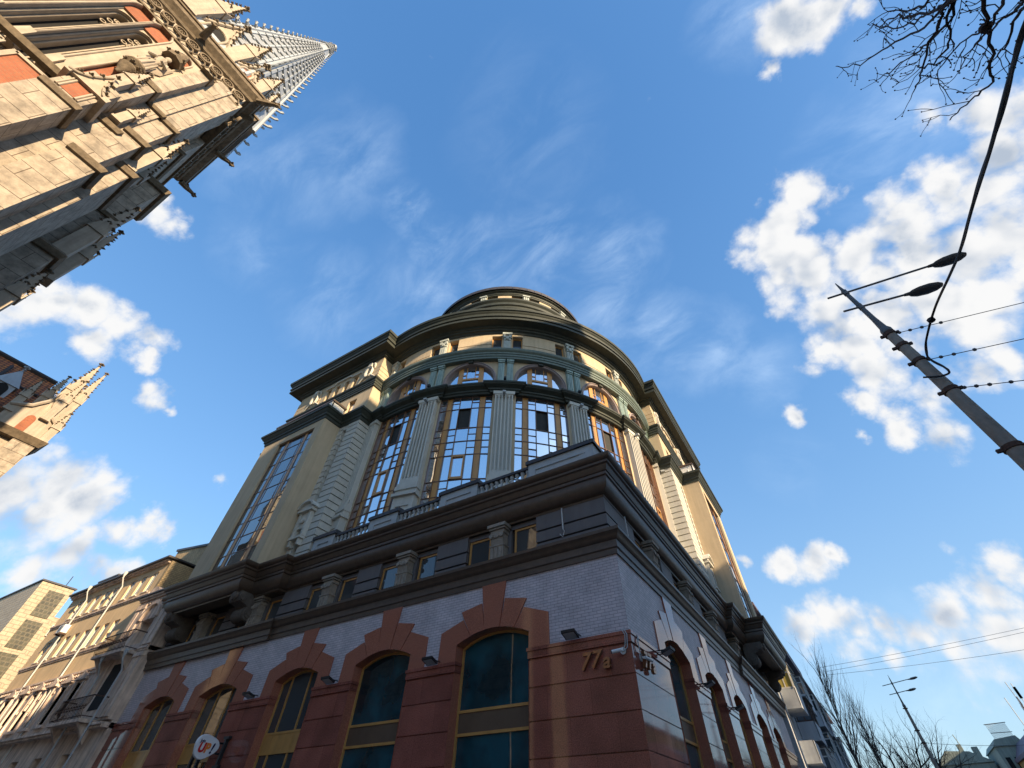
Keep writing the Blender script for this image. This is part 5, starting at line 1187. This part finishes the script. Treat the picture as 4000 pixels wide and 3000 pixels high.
# ================================================================== STREET FURNITURE
def az(a, e, d): return (CX+d*math.cos(R_(a)), CY+d*math.sin(R_(a)), 1.6+d*math.tan(R_(e)))
def lamp_post(base, arms, label, zt=12.15, zc=9.9, bands=(9.75, 9.3, 8.75, 7.82, 6.35), adir=None, thin=1.0):
    t = thing('street_lamp', label, 'street lamp', base, 'concrete street lamp posts')
    x, y, _ = base
    g = MB(); g.tube([(x, y, 0), (x, y, 5), (x, y, zc)], [.19, .16, .105], 14); g.build('concrete_pole', 'concrete', t)
    g = MB(); g.tube([(x, y, zc-.05), (x, y, zc+.5), (x, y, zt-.45), (x, y, zt)], [.095, .062, .05, .012], 10); g.lathe((x, y, zc-.1), [(.11, 0), (.125, .02), (.125, .12), (.09, .2)], 12); g.build('steel_spigot', 'steel', t)
    for z in bands:
        r = .105+.055*(zc-z)/4.9
        g = MB(); g.lathe((x, y, z), [(r, -.05), (r+.022, -.045), (r+.022, .045), (r, .05)], 14); g.box(x-r-.10, x-r+.02, y-.03, y+.03, z-.03, z+.03); g.box(x+r-.02, x+r+.08, y-.03, y+.03, z-.03, z+.03); g.build('clamp_band', 'rust', t)
    for (ux, uy, back, L, z, hl) in arms:
        g = MB(); a = Vector((x-ux*back, y-uy*back, z-.05*back)); b = Vector((x+ux*L, y+uy*L, z+.06*L))
        g.tube([a, b], .028, 8); g.tube([(x, y, z-.09), (x, y, z+.09)], .07, 8)
        A = g.build('lamp_arm', 'steel', t)
        g = MB(); d = (b-a).normalized(); n = Vector((-uy, ux, 0)); u = d.cross(n)*-1; lo = []
        for s, w, h in ((-.12, .045, .04), (0, .06, .055), (.05, .11, .07), (.2, .16, .10), (.45, .175, .11), (.65, .14, .085), (.78, .07, .04), (.8, .02, .02)):
            c = b+d*s*hl; lo.append([tuple(c+n*w*math.cos(q)+u*(h*max(0, math.sin(q))+.02*min(0, math.sin(q)))) for q in [2*math.pi*k/14 for k in range(14)]])
        g.loft(lo); H = g.build('lamp_head', 'steel', A)
        g = MB(); lo = []
        for s, w in ((.2, .10), (.3, .14), (.45, .155), (.62, .125), (.72, .06)):
            c = b+d*s*hl-u*.015; lo.append([tuple(c+n*w*math.cos(q)-u*(.055*max(0, math.sin(q)))) for q in [math.pi*k/8 for k in range(9)]])
        g.loft(lo, caps=True, closed=False); g.build('lamp_lens', 'lamp', H)
    return t
P0 = az(66.2, 0, 11); e1 = Vector(az(57.6, 39.6, 12.35)); e2 = Vector(az(61.5, 38.6, 11.75))
def armdef(e, P, z, back, hl):
    v = Vector((e.x-P[0], e.y-P[1])); L = v.length; v.normalize(); return (v.x, v.y, back, L, z, hl)
lamp_post((P0[0], P0[1], 0), [armdef(e1, P0, 11.65, .46, 1.0), armdef(e2, P0, 10.95, .42, 1.0)], 'near concrete street lamp with two cobra heads and a black cable looped to its clamp')
P1 = az(86.05, 0, 60)
lamp_post((P1[0], P1[1], 0), [(.93, -.35, .9, 1.5, 11.5, .95), (.93, -.35, .7, .9, 10.8, .95)], 'distant leaning-looking street lamp with two heads standing before the bare trees', bands=(9.7, 8.2, 7.4))
# cable
pts = [(20, 47.5, 4.1), (27, 47.4, 4.15), (33.5, 46.6, 4.3), (38.4, 45.4, 4.8), (45.0, 43.2, 5.7), (50.5, 41.1, 6.8), (54.9, 39.0, 7.9), (57.5, 37.9, 8.7), (61.1, 36.3, 9.8), (64.2, 34.3, 10.7), (65.2, 33.2, 10.85), (65.3, 32.6, 10.85), (65.0, 31.6, 10.8), (65.05, 30.9, 10.8), (65.9, 31.0, 10.8), (67.1, 31.6, 10.85)]
C3 = [Vector(az(*p)) for p in pts]
def spline(P, n=6):
    o = []
    for i in range(len(P)-1):
        a, b, c, d = P[max(0, i-1)], P[i], P[i+1], P[min(len(P)-1, i+2)]
        for k in range(n):
            t = k/n; o.append(.5*((2*b)+(c-a)*t+(2*a-5*b+4*c-d)*t*t+(3*b-a-3*c+d)*t**3))
    return o+[P[-1]]
S3 = [Vector((40, -16, 9))]+[Vector((22, -14.6, 6.6))]+spline(C3)
g = MB(); g.tube(S3, .021, 7)
S4 = [p+Vector((.012*math.sin(i*.35), .022*math.cos(i*.35), .016*math.sin(i*.5))) for i, p in enumerate(S3)]
g.tube(S4[:-14], .014, 6)
g.lathe(tuple(S3[52]), [(.02, -.06), (.07, -.03), (.07, .03), (.02, .06)], 8)
tag(g.build('cable', 'rubber'), 'thick black bundled cable running from overhead down to a loop on the near lamp post', 'cable')
def wire(name, a, b, sag, r, label, grp=None, ins=True):
    a, b = Vector(a), Vector(b); n = 20; g = MB()
    g.tube([a.lerp(b, k/n)-Vector((0, 0, sag*4*(k/n)*(1-k/n))) for k in range(n+1)], r, 4)
    if ins:
        d = (b-a).normalized()
        for s in (.12, .35, .6, 1.0): g.lathe(tuple(a+d*s), [(.01, -.04), (.035, -.02), (.035, .02), (.01, .04)], 6, 'x')
    tag(g.build(name, 'steel'), label, 'wire', grp)
W3 = 'span wires fixed to the near lamp post'
def ext(p, q, xe): p, q = Vector(p), Vector(q); t = (xe-p.x)/(q.x-p.x); return p+(q-p)*t
for (a1, e1_, z), (a2, e2_), lb in (((65.9, 36.4, 9.65), (56.0, 32.5), 'highest span wire leaving the top clamp of the near lamp post'), ((65.9, 32.9, 8.7), (58.6, 30.2), 'middle span wire leaving the near lamp post beside the cable loop'), ((65.6, 29.4, 7.75), (61.4, 27.5), 'lowest span wire with chain link leaving the near lamp post')):
    p = az(a1, e1_, 11.0); q = az(a2, e2_, (p[2]-1.6)/math.tan(R_(e2_))); e = ext(p, q, 41.5); e.z = p[2]+.2
    wire('span_wire', p, tuple(e), .0, .011, lb, W3)
F3 = 'thin wires crossing the far end of the street'
for (a, ea), (b, eb), lb in (((91.2, 11.1), (74.8, 11.95), 'uppermost of the three thin wires crossing above the far street lamp'), ((90.9, 10.75), (74.9, 11.7), 'middle of the three thin wires crossing above the far street lamp'), ((90.8, 10.5), (75.8, 10.65), 'lowest of the three thin wires crossing above the far street lamp')):
    p = az(a, ea, 43); q = az(b, eb, 46); q2 = Vector(p)+(Vector(q)-Vector(p))*2.2
    wire('overhead_wire', p, tuple(q2), .35, .009, lb, F3, ins=False)
wire('overhead_wire', (P1[0]+.1, P1[1], 7.4), (30, 55, 9.0), .9, .012, 'faint slack wire from the far street lamp to the right', None, False)
# floodlights
def flood(T, s, d, z, lb):
    o = T(s, d, z); t = thing('floodlight', lb, 'floodlight', o, 'floodlights above the granite band')
    g = MB(T); g.hexa([(s-.22, d-.16, z-.02), (s+.22, d-.16, z-.02), (s+.22, d+.16, z-.12), (s-.22, d+.16, z-.12), (s-.22, d-.17, z+.05), (s+.22, d-.17, z+.05), (s+.22, d+.16, z-.05), (s-.22, d+.16, z-.05)]); g.build('housing', 'dmetal', t)
    g = MB(T); g.hexa([(s-.18, d-.13, z-.033), (s+.18, d-.13, z-.033), (s+.18, d+.13, z-.12), (s-.18, d+.13, z-.12), (s-.18, d-.13, z-.02), (s+.18, d-.13, z-.02), (s+.18, d+.13, z-.1), (s-.18, d+.13, z-.1)]); g.build('lens', 'pedestal', t)
    g = MB(T); g.tube([(s-.2, d+.05, z-.03), (s-.2, -.02, z-.03)], .018, 5); g.tube([(s+.2, d+.05, z-.03), (s+.2, -.02, z-.03)], .018, 5); g.tube([(s, d+.1, z), (s+.1, -.05, z-.02), (s+.3, -.06, z-.05)], .012, 5); g.build('bracket', 'dmetal', t)
flood(TL, 1.7, -.33, 5.66, 'small dark floodlight above the house number near the building corner'); flood(TL, 6.98, -.33, 5.66, 'small dark floodlight between the first and second arched windows of the street front')
flood(TL, 11.85, -.33, 5.66, 'small dark floodlight between the second and third arched windows of the street front'); flood(TL, 16.5, -.33, 5.66, 'small dark floodlight right of the window with the round sign')
flood(TR, 2.35, -.33, 5.56, 'small dark floodlight on the shiny side front nearest the corner'); flood(TR, 7.1, -.33, 5.56, 'small dark floodlight on the shiny side front after its first arched window'); flood(TR, 11.9, -.33, 5.56, 'small dark floodlight on the shiny side front after its second arched window')
def bullet(T, s, d, z, sg, lb):
    t = thing('security_camera', lb, 'camera', T(s, d, z), 'white security cameras at the corner')
    g = MB(T); g.lathe((s, -.01, z), [(.085, -.03), (.085, 0), (.06, .01)], 12, 'y'); g.tube([(s, -.03, z), (s+.02, -.12, z-.0), (s+.05*sg, -.17, z-.01)], .03, 8); g.build('mount', 'white', t)
    g = MB(T); g.tube([(s-.0*sg, -.15, z+.0), (s+.25*sg, -.24, z-.04)], .042, 10); g.build('camera_body', 'white', t)
    g = MB(T); g.tube([(s+.245*sg, -.238, z-.04), (s+.27*sg, -.247, z-.043)], .037, 10); g.build('lens', 'dmetal', t)
    g = MB(T); g.tube([(s-.02, -.05, z+.02), (s-.10, -.06, z+.12), (s-.14, -.07, z+.35), (s-.06, -.07, z+.5), (s-.02, -.03, z+.52)], .014, 5); g.tube([(s-.02, -.06, z-.02), (s-.16, -.08, z+.05), (s-.2, -.08, z+.35), (s-.12, -.07, z+.52)], .014, 5); g.build('conduit', 'pedestal', t)
bullet(TL, .26, 0, 5.10, 1, 'white bullet camera with cable loops beside the house number on the red granite'); bullet(TR, .55, 0, 5.02, 1, 'white bullet camera on the mirror-like side front just round the corner')
# lettering
def text(body, size, ext_, M4, name, m, parent=None, shear=0., off=0.):
    cu = bpy.data.curves.new(name, 'FONT'); cu.body = body; cu.size = size; cu.extrude = ext_; cu.shear = shear; cu.offset = off; cu.bevel_depth = 0
    cu.align_x = 'CENTER'; cu.align_y = 'CENTER'; to = bpy.data.objects.new(name, cu); COL.objects.link(to)
    me = bpy.data.meshes.new_from_object(to.evaluated_get(bpy.context.evaluated_depsgraph_get())); bpy.data.objects.remove(to, do_unlink=True)
    me.transform(M4); me.name = name
    if parent: 
        me.transform(Matrix.Translation(-parent.location))
    me.materials.clear(); me.materials.append(M[m]); o = bpy.data.objects.new(name, me); COL.objects.link(o)
    if parent: o.parent = parent
    return o
RL_ = Matrix(((1, 0, 0, 0), (0, 0, -1, 0), (0, 1, 0, 0), (0, 0, 0, 1)))      # text facing -Y
RR_ = Matrix(((0, 0, 1, 0), (1, 0, 0, 0), (0, 1, 0, 0), (0, 0, 0, 1)))       # text facing +X
bpy.context.view_layer.update()
def number(lb, mats):
    t = thing('house_number', lb, 'house number', tuple(mats[0].translation))
    for ch, Mx, sz in zip('77a', mats, (.56, .56, .50)): text(ch, sz, .045, Mx, 'digit', 'bronze', t, .28, .012)
    return t
number('raised bronze house number 77a on the matt red granite of the street front', [Matrix.Translation((-1.42, -.09, 4.95)) @ RL_, Matrix.Translation((-1.10, -.09, 4.97)) @ RL_, Matrix.Translation((-.77, -.09, 4.91)) @ RL_])
number('raised bronze house number 77a on the mirror-like granite of the side front', [Matrix.Translation((.11, .55, 4.95)) @ RR_, Matrix.Translation((.11, .87, 4.97)) @ RR_, Matrix.Translation((.11, 1.2, 4.93)) @ RR_])
# projecting sign
sg = thing('shop_sign', 'white rounded hanging sign reading Join UP! on the left street front', 'sign', (-17.4, -.66, 4.1))
g = MB(); B = []
for k in range(28):
    a = 2*math.pi*k/28; r = 1+.10*math.cos(3*a-.5)+.03*math.cos(2*a); B.append((-.66+.44*r*math.cos(a), 4.10+.34*r*math.sin(a)))
g.loft([[(-17.48, y, z) for y, z in B], [(-17.46, -.66+(y+.66)*1.04, 4.1+(z-4.1)*1.04) for y, z in B], [(-17.38, -.66+(y+.66)*1.04, 4.1+(z-4.1)*1.04) for y, z in B], [(-17.36, y, z) for y, z in B]]); g.build('sign_board', 'signw', sg)
g = MB(); g.tube([(-17.42, -.2, 4.25), (-17.42, 0, 4.25)], .03, 6); g.tube([(-17.42, -.2, 3.95), (-17.42, 0, 3.95)], .03, 6); g.build('bracket', 'dmetal', sg)
Ms = lambda y, z: Matrix.Translation((-17.352, y, z)) @ RR_
text('Join', .13, .004, Ms(-.88, 4.24), 'lettering', 'signb', sg, 0, .003)
text('U', .36, .004, Ms(-.84, 4.05), 'lettering', 'signr', sg, .12, .018); text('P', .36, .004, Ms(-.62, 4.05), 'lettering', 'signo', sg, .12, .018); text('!', .40, .004, Ms(-.44, 4.05), 'lettering', 'signb', sg, .25, .014)
lt = thing('sign_lettering', 'dark slab letters standing in front of the arched window behind the round sign', 'lettering', (-17.6, -.05, 3.7))
for x, wd in ((-17.15, .0), (-19.0, .25)):
    g = MB()
    g.box(x-.05, x+.05, -.14, -.02, 3.62, 4.36); g.box(x-.17, x+.17, -.145, -.015, 4.36, 4.44); g.box(x-.17, x+.17, -.145, -.015, 3.54, 3.62)
    if wd: g.box(x+.4, x+.5, -.14, -.02, 3.62, 4.36); g.box(x+.3, x+.6, -.145, -.015, 4.36, 4.44); g.box(x+.3, x+.6, -.145, -.015, 3.54, 3.62); g.box(x+.05, x+.4, -.13, -.03, 3.95, 4.05)
    g.build('letter', 'dmetal', lt)
g = MB(); g.box(-19.3, -16.9, -.10, -.06, 3.40, 3.44); g.build('rail', 'dmetal', lt)
# small downpipes on the third floor
for x in (1.9,):
    g = MB(TL); g.tube([(x, .1, 9.85), (x, .1, 9.05)], .025, 6); g.tube([(x, .1, 9.05), (x-.06, .08, 8.95), (x+.02, .08, 8.75), (x+.14, .1, 8.9)], .012, 5); g.build('drain_tube', 'wframe', OB)
    g = MB(TR); g.tube([(x, .1, 9.85), (x, .1, 9.05)], .025, 6); g.build('drain_tube', 'wframe', OB)
# small facade spotlights on the rotunda ledge
for p in PT[2:7]:
    q = TP(p, 14.2, 22.3); t = thing('spotlight', '', 'spotlight', q, 'small spotlights on the rotunda ledge')
    g = MB(TP); g.lathe((0, 0, 0), [(0, 0)], 3) if False else acol(g, p-.35, p+.35, 14.05, 14.25, 22.3, 22.52); acol(g, p-.3, p+.3, 14.26, 14.30, 22.34, 22.5); g.build('housing', 'dmetal', t)
    g = MB(TP); acol(g, p-.08, p+.08, 14.1, 14.18, 22.12, 22.32); g.build('bracket', 'dmetal', t)
    t['label'] = {2: 'small dark spotlight on the ledge above the pilaster next to the left wing', 3: 'small dark spotlight on the ledge above the pilaster left of the two front bays', 4: 'small dark spotlight on the ledge above the middle pilaster', 5: 'small dark spotlight on the ledge right of the second front bay', 6: 'small dark spotlight on the ledge nearest the right wing'}[PT.index(p)]
for p in PT[2:7]:
    q = TP(p, 14.1, 21.0); t = thing('spotlight', {2: 'small downward spotlight at the head of the pilaster next to the left wing', 3: 'small downward spotlight at the head of the fluted pilaster left of the two front bays', 4: 'small downward spotlight at the head of the middle fluted pilaster', 5: 'small downward spotlight at the head of the fluted pilaster right of the second front bay', 6: 'small downward spotlight at the head of the pilaster nearest the right wing'}[PT.index(p)], 'spotlight', q, 'spotlights under the rotunda ledge')
    g = MB(TP); acol(g, p-.4, p+.4, 14.0, 14.3, 21.05, 21.18); g.build('housing', 'pedestal', t); g = MB(TP); acol(g, p-.1, p+.1, 13.88, 14.02, 21.06, 21.16); g.build('bracket', 'dmetal', t)
# ================================================================== TREES
def grow(g, p, d, L, r, lvl, spread, up, rng, nmin=2, nmax=4, segs=4, gn=None):
    P = [Vector(p)]; d = Vector(d).normalized(); R0 = [r]
    for k in range(segs):
        d = (d+Vector((rng.gauss(0, .13), rng.gauss(0, .13), rng.gauss(0, .09)+up))).normalized(); P.append(P[-1]+d*L/segs); R0.append(r*(1-.55*(k+1)/segs))
    (gn if (gn is not None and lvl < 2) else g).tube(P, R0, 3 if lvl < 2 else 5, caps=False)
    if lvl <= 0: return
    for i in range(rng.randint(nmin, nmax)):
        k = rng.randint(1, segs); q = P[k]; a = rng.uniform(0, 2*math.pi); s = rng.uniform(.5, 1)*spread
        o = d.orthogonal().normalized(); b = d.cross(o); nd = (d*math.cos(s)+(o*math.cos(a)+b*math.sin(a))*math.sin(s))
        grow(g, q, nd, L*rng.uniform(.5, .75), R0[k]*.6, lvl-1, spread, up, rng, nmin, nmax, segs, gn)
    grow(g, P[-1], d, L*.65, R0[-1]*.9, lvl-1, spread, up, rng, nmin, nmax, segs, gn)
def tree(x, y, h, kind, label, seed, mt='bark', grp='bare trees at the end of the street'):
    rng = random.Random(seed); t = thing('bare_poplar' if kind == 'p' else 'bare_tree', label, 'tree', (x, y, 0), grp); g = MB(); c = MB()
    if kind == 'p':
        P = [(x, y, 0), (x+.1, y, h*.3), (x, y+.1, h*.6), (x+.1, y, h*.97)]; g.tube(P, [.2, .15, .08, .02], 7)
        for k in range(46):
            z = h*rng.uniform(.12, .86); a = rng.uniform(0, 6.28); L = h*rng.uniform(.20, .36)*(1.1-z/h*.75)
            grow(c, (x, y, z), (math.cos(a)*.34, math.sin(a)*.34, 1), L, .05, 2, .40, .10, rng, 2, 3, 4)
    else:
        g.tube([(x, y, 0), (x+.1, y, h*.18), (x, y, h*.34)], [.3, .24, .2], 8)
        for k in range(6):
            a = k*1.05+rng.uniform(-.3, .3); grow(g, (x, y, h*rng.uniform(.22, .36)), (math.cos(a)*.8, math.sin(a)*.8, .9), h*.36, .25, 4, .8, .04, rng, 2, 3, 4, c)
    g.build('trunk', mt, t); c.build('crown', mt, t, smooth=False)
tree(CX-1.9, CY+74, 17.6, 'p', 'tallest bare poplar rising behind the balconied block', 3, 'pbark')
tree(CX+.2, CY+88, 14.9, 'p', 'shorter bare poplar just right of the tallest one', 5, 'pbark')
tree(CX+2.8, CY+78, 11.2, 'b', 'dark bare spreading tree between the poplars and the far street lamp', 11)
tree(CX+5.6, CY+84, 9.6, 'b', 'dark bare spreading tree behind the pole of the far street lamp', 12)
tree(CX+.6, CY+72, 8.0, 'b', 'low dark bare tree at the foot of the poplars', 14)
# overhanging branches of a near tree whose trunk stands out of the picture
tr = thing('bare_tree', 'near bare tree reaching its budded branches over the top right corner', 'tree', (8.0, -12.0, 0))
g = MB(); g.tube([(8.0, -12.0, 0), (8.05, -11.9, 3), (8.2, -11.6, 5.2), (8.5, -11.05, 6.9)], [.22, .17, .13, .06], 8); g.tube([(8.2, -11.6, 5.2), (8.9, -12.2, 7.5), (9.6, -12.9, 10)], [.11, .07, .02], 7); g.build('trunk', 'bark', tr)
BR = {
'A': [(8.5, -11.02, 7.0), (8.57, -11.02, 7.5), (8.76, -10.64, 8.0), (8.93, -10.26, 8.63), (9.08, -9.86, 9.63), (9.17, -9.42, 10.58), (9.38, -9.12, 11.79)],
'B': [(8.5, -11.0, 7.1), (8.46, -10.82, 7.54), (8.5, -10.5, 7.76), (8.51, -10.16, 7.95), (8.57, -9.9, 8.1), (8.62, -9.63, 8.32)],
'C': [(8.5, -11.0, 6.9), (8.57, -11.01, 7.22), (8.66, -10.49, 7.26), (8.82, -10.1, 7.4), (8.94, -9.69, 7.54), (9.08, -9.31, 8.0), (9.17, -8.89, 8.47)],
'D': [(8.5, -11.0, 7.1), (8.47, -10.84, 7.56), (8.58, -10.62, 8.07), (8.69, -10.4, 8.7), (8.87, -10.3, 9.62)],
'E': [(8.5, -11.05, 6.5), (8.52, -10.93, 6.6), (8.74, -10.61, 7.08), (8.94, -10.28, 7.6), (9.13, -9.94, 8.09), (9.27, -9.54, 8.5)],
'F': [(8.5, -11.0, 7.2), (8.55, -10.98, 7.54), (8.55, -10.57, 7.66), (8.59, -10.27, 8.08), (8.63, -9.98, 8.57), (8.64, -9.66, 9.15)],
'G': [(8.46, -10.82, 7.54), (8.7, -10.54, 8.45), (8.98, -10.34, 9.33), (9.2, -10.03, 10.03)],
'H': [(8.5, -11.0, 7.1), (8.57, -11.02, 7.5), (8.59, -10.63, 7.65), (8.59, -10.27, 7.72), (8.64, -9.99, 8.16), (8.81, -9.86, 8.56)],
'I': [(8.5, -11.0, 6.7), (8.55, -10.97, 6.86), (8.62, -10.68, 7.08), (8.72, -10.45, 7.34), (8.81, -10.22, 7.8), (8.77, -9.81, 8.16)],
'J': [(8.5, -11.0, 6.4), (8.49, -10.87, 6.54), (8.61, -10.67, 6.85), (8.65, -10.35, 6.99), (8.76, -10.15, 7.26)],
'K': [(8.5, -11.0, 7.4), (8.56, -10.99, 7.78), (8.64, -10.71, 8.16), (8.78, -10.55, 8.86), (8.97, -10.44, 9.35)]}
g = MB(); rng = random.Random(4)
def twig(p, d, L, r, lvl):
    P = [p]; n = 4
    for k in range(n): d = (d+Vector((rng.gauss(0, .22), rng.gauss(0, .22), rng.gauss(.03, .2)))).normalized(); P.append(P[-1]+d*L/n)
    g.tube(P, [r*(1-.4*k/n) for k in range(n+1)], 4)
    g.lathe(tuple(P[-1]), [(.004, -.012), (.011, 0), (.004, .014)], 5)
    if lvl:
        for k in range(rng.randint(1, 3)):
            o = Vector((rng.gauss(0, 1), rng.gauss(0, 1), rng.gauss(0, 1))).normalized(); twig(P[rng.randint(1, n-1)], (d+o*.9).normalized(), L*rng.uniform(.4, .7), r*.75, lvl-1)
for kk, P in BR.items():
    P = spline([Vector(p) for p in P], 5); n = len(P); P = [p+Vector((rng.gauss(0, .012), rng.gauss(0, .012), rng.gauss(0, .012))) for p in P]
    g.tube(P, [.019*(1-.72*i/n)*(1.25 if kk in 'AC' else 1) for i in range(n)], 6)
    for i in range(4, n, 3):
        d = (P[min(i+1, n-1)]-P[i-1]).normalized(); o = Vector((rng.gauss(0, 1), rng.gauss(0, 1), rng.gauss(0, 1))).normalized()
        twig(P[i], (d+o*.8).normalized(), rng.uniform(.18, .48), .0065, 1)
g.lathe((8.66, -10.49, 7.28), [(.02, -.05), (.06, -.02), (.05, .03), (.01, .05)], 7)
g.build('branches', 'bark', tr)
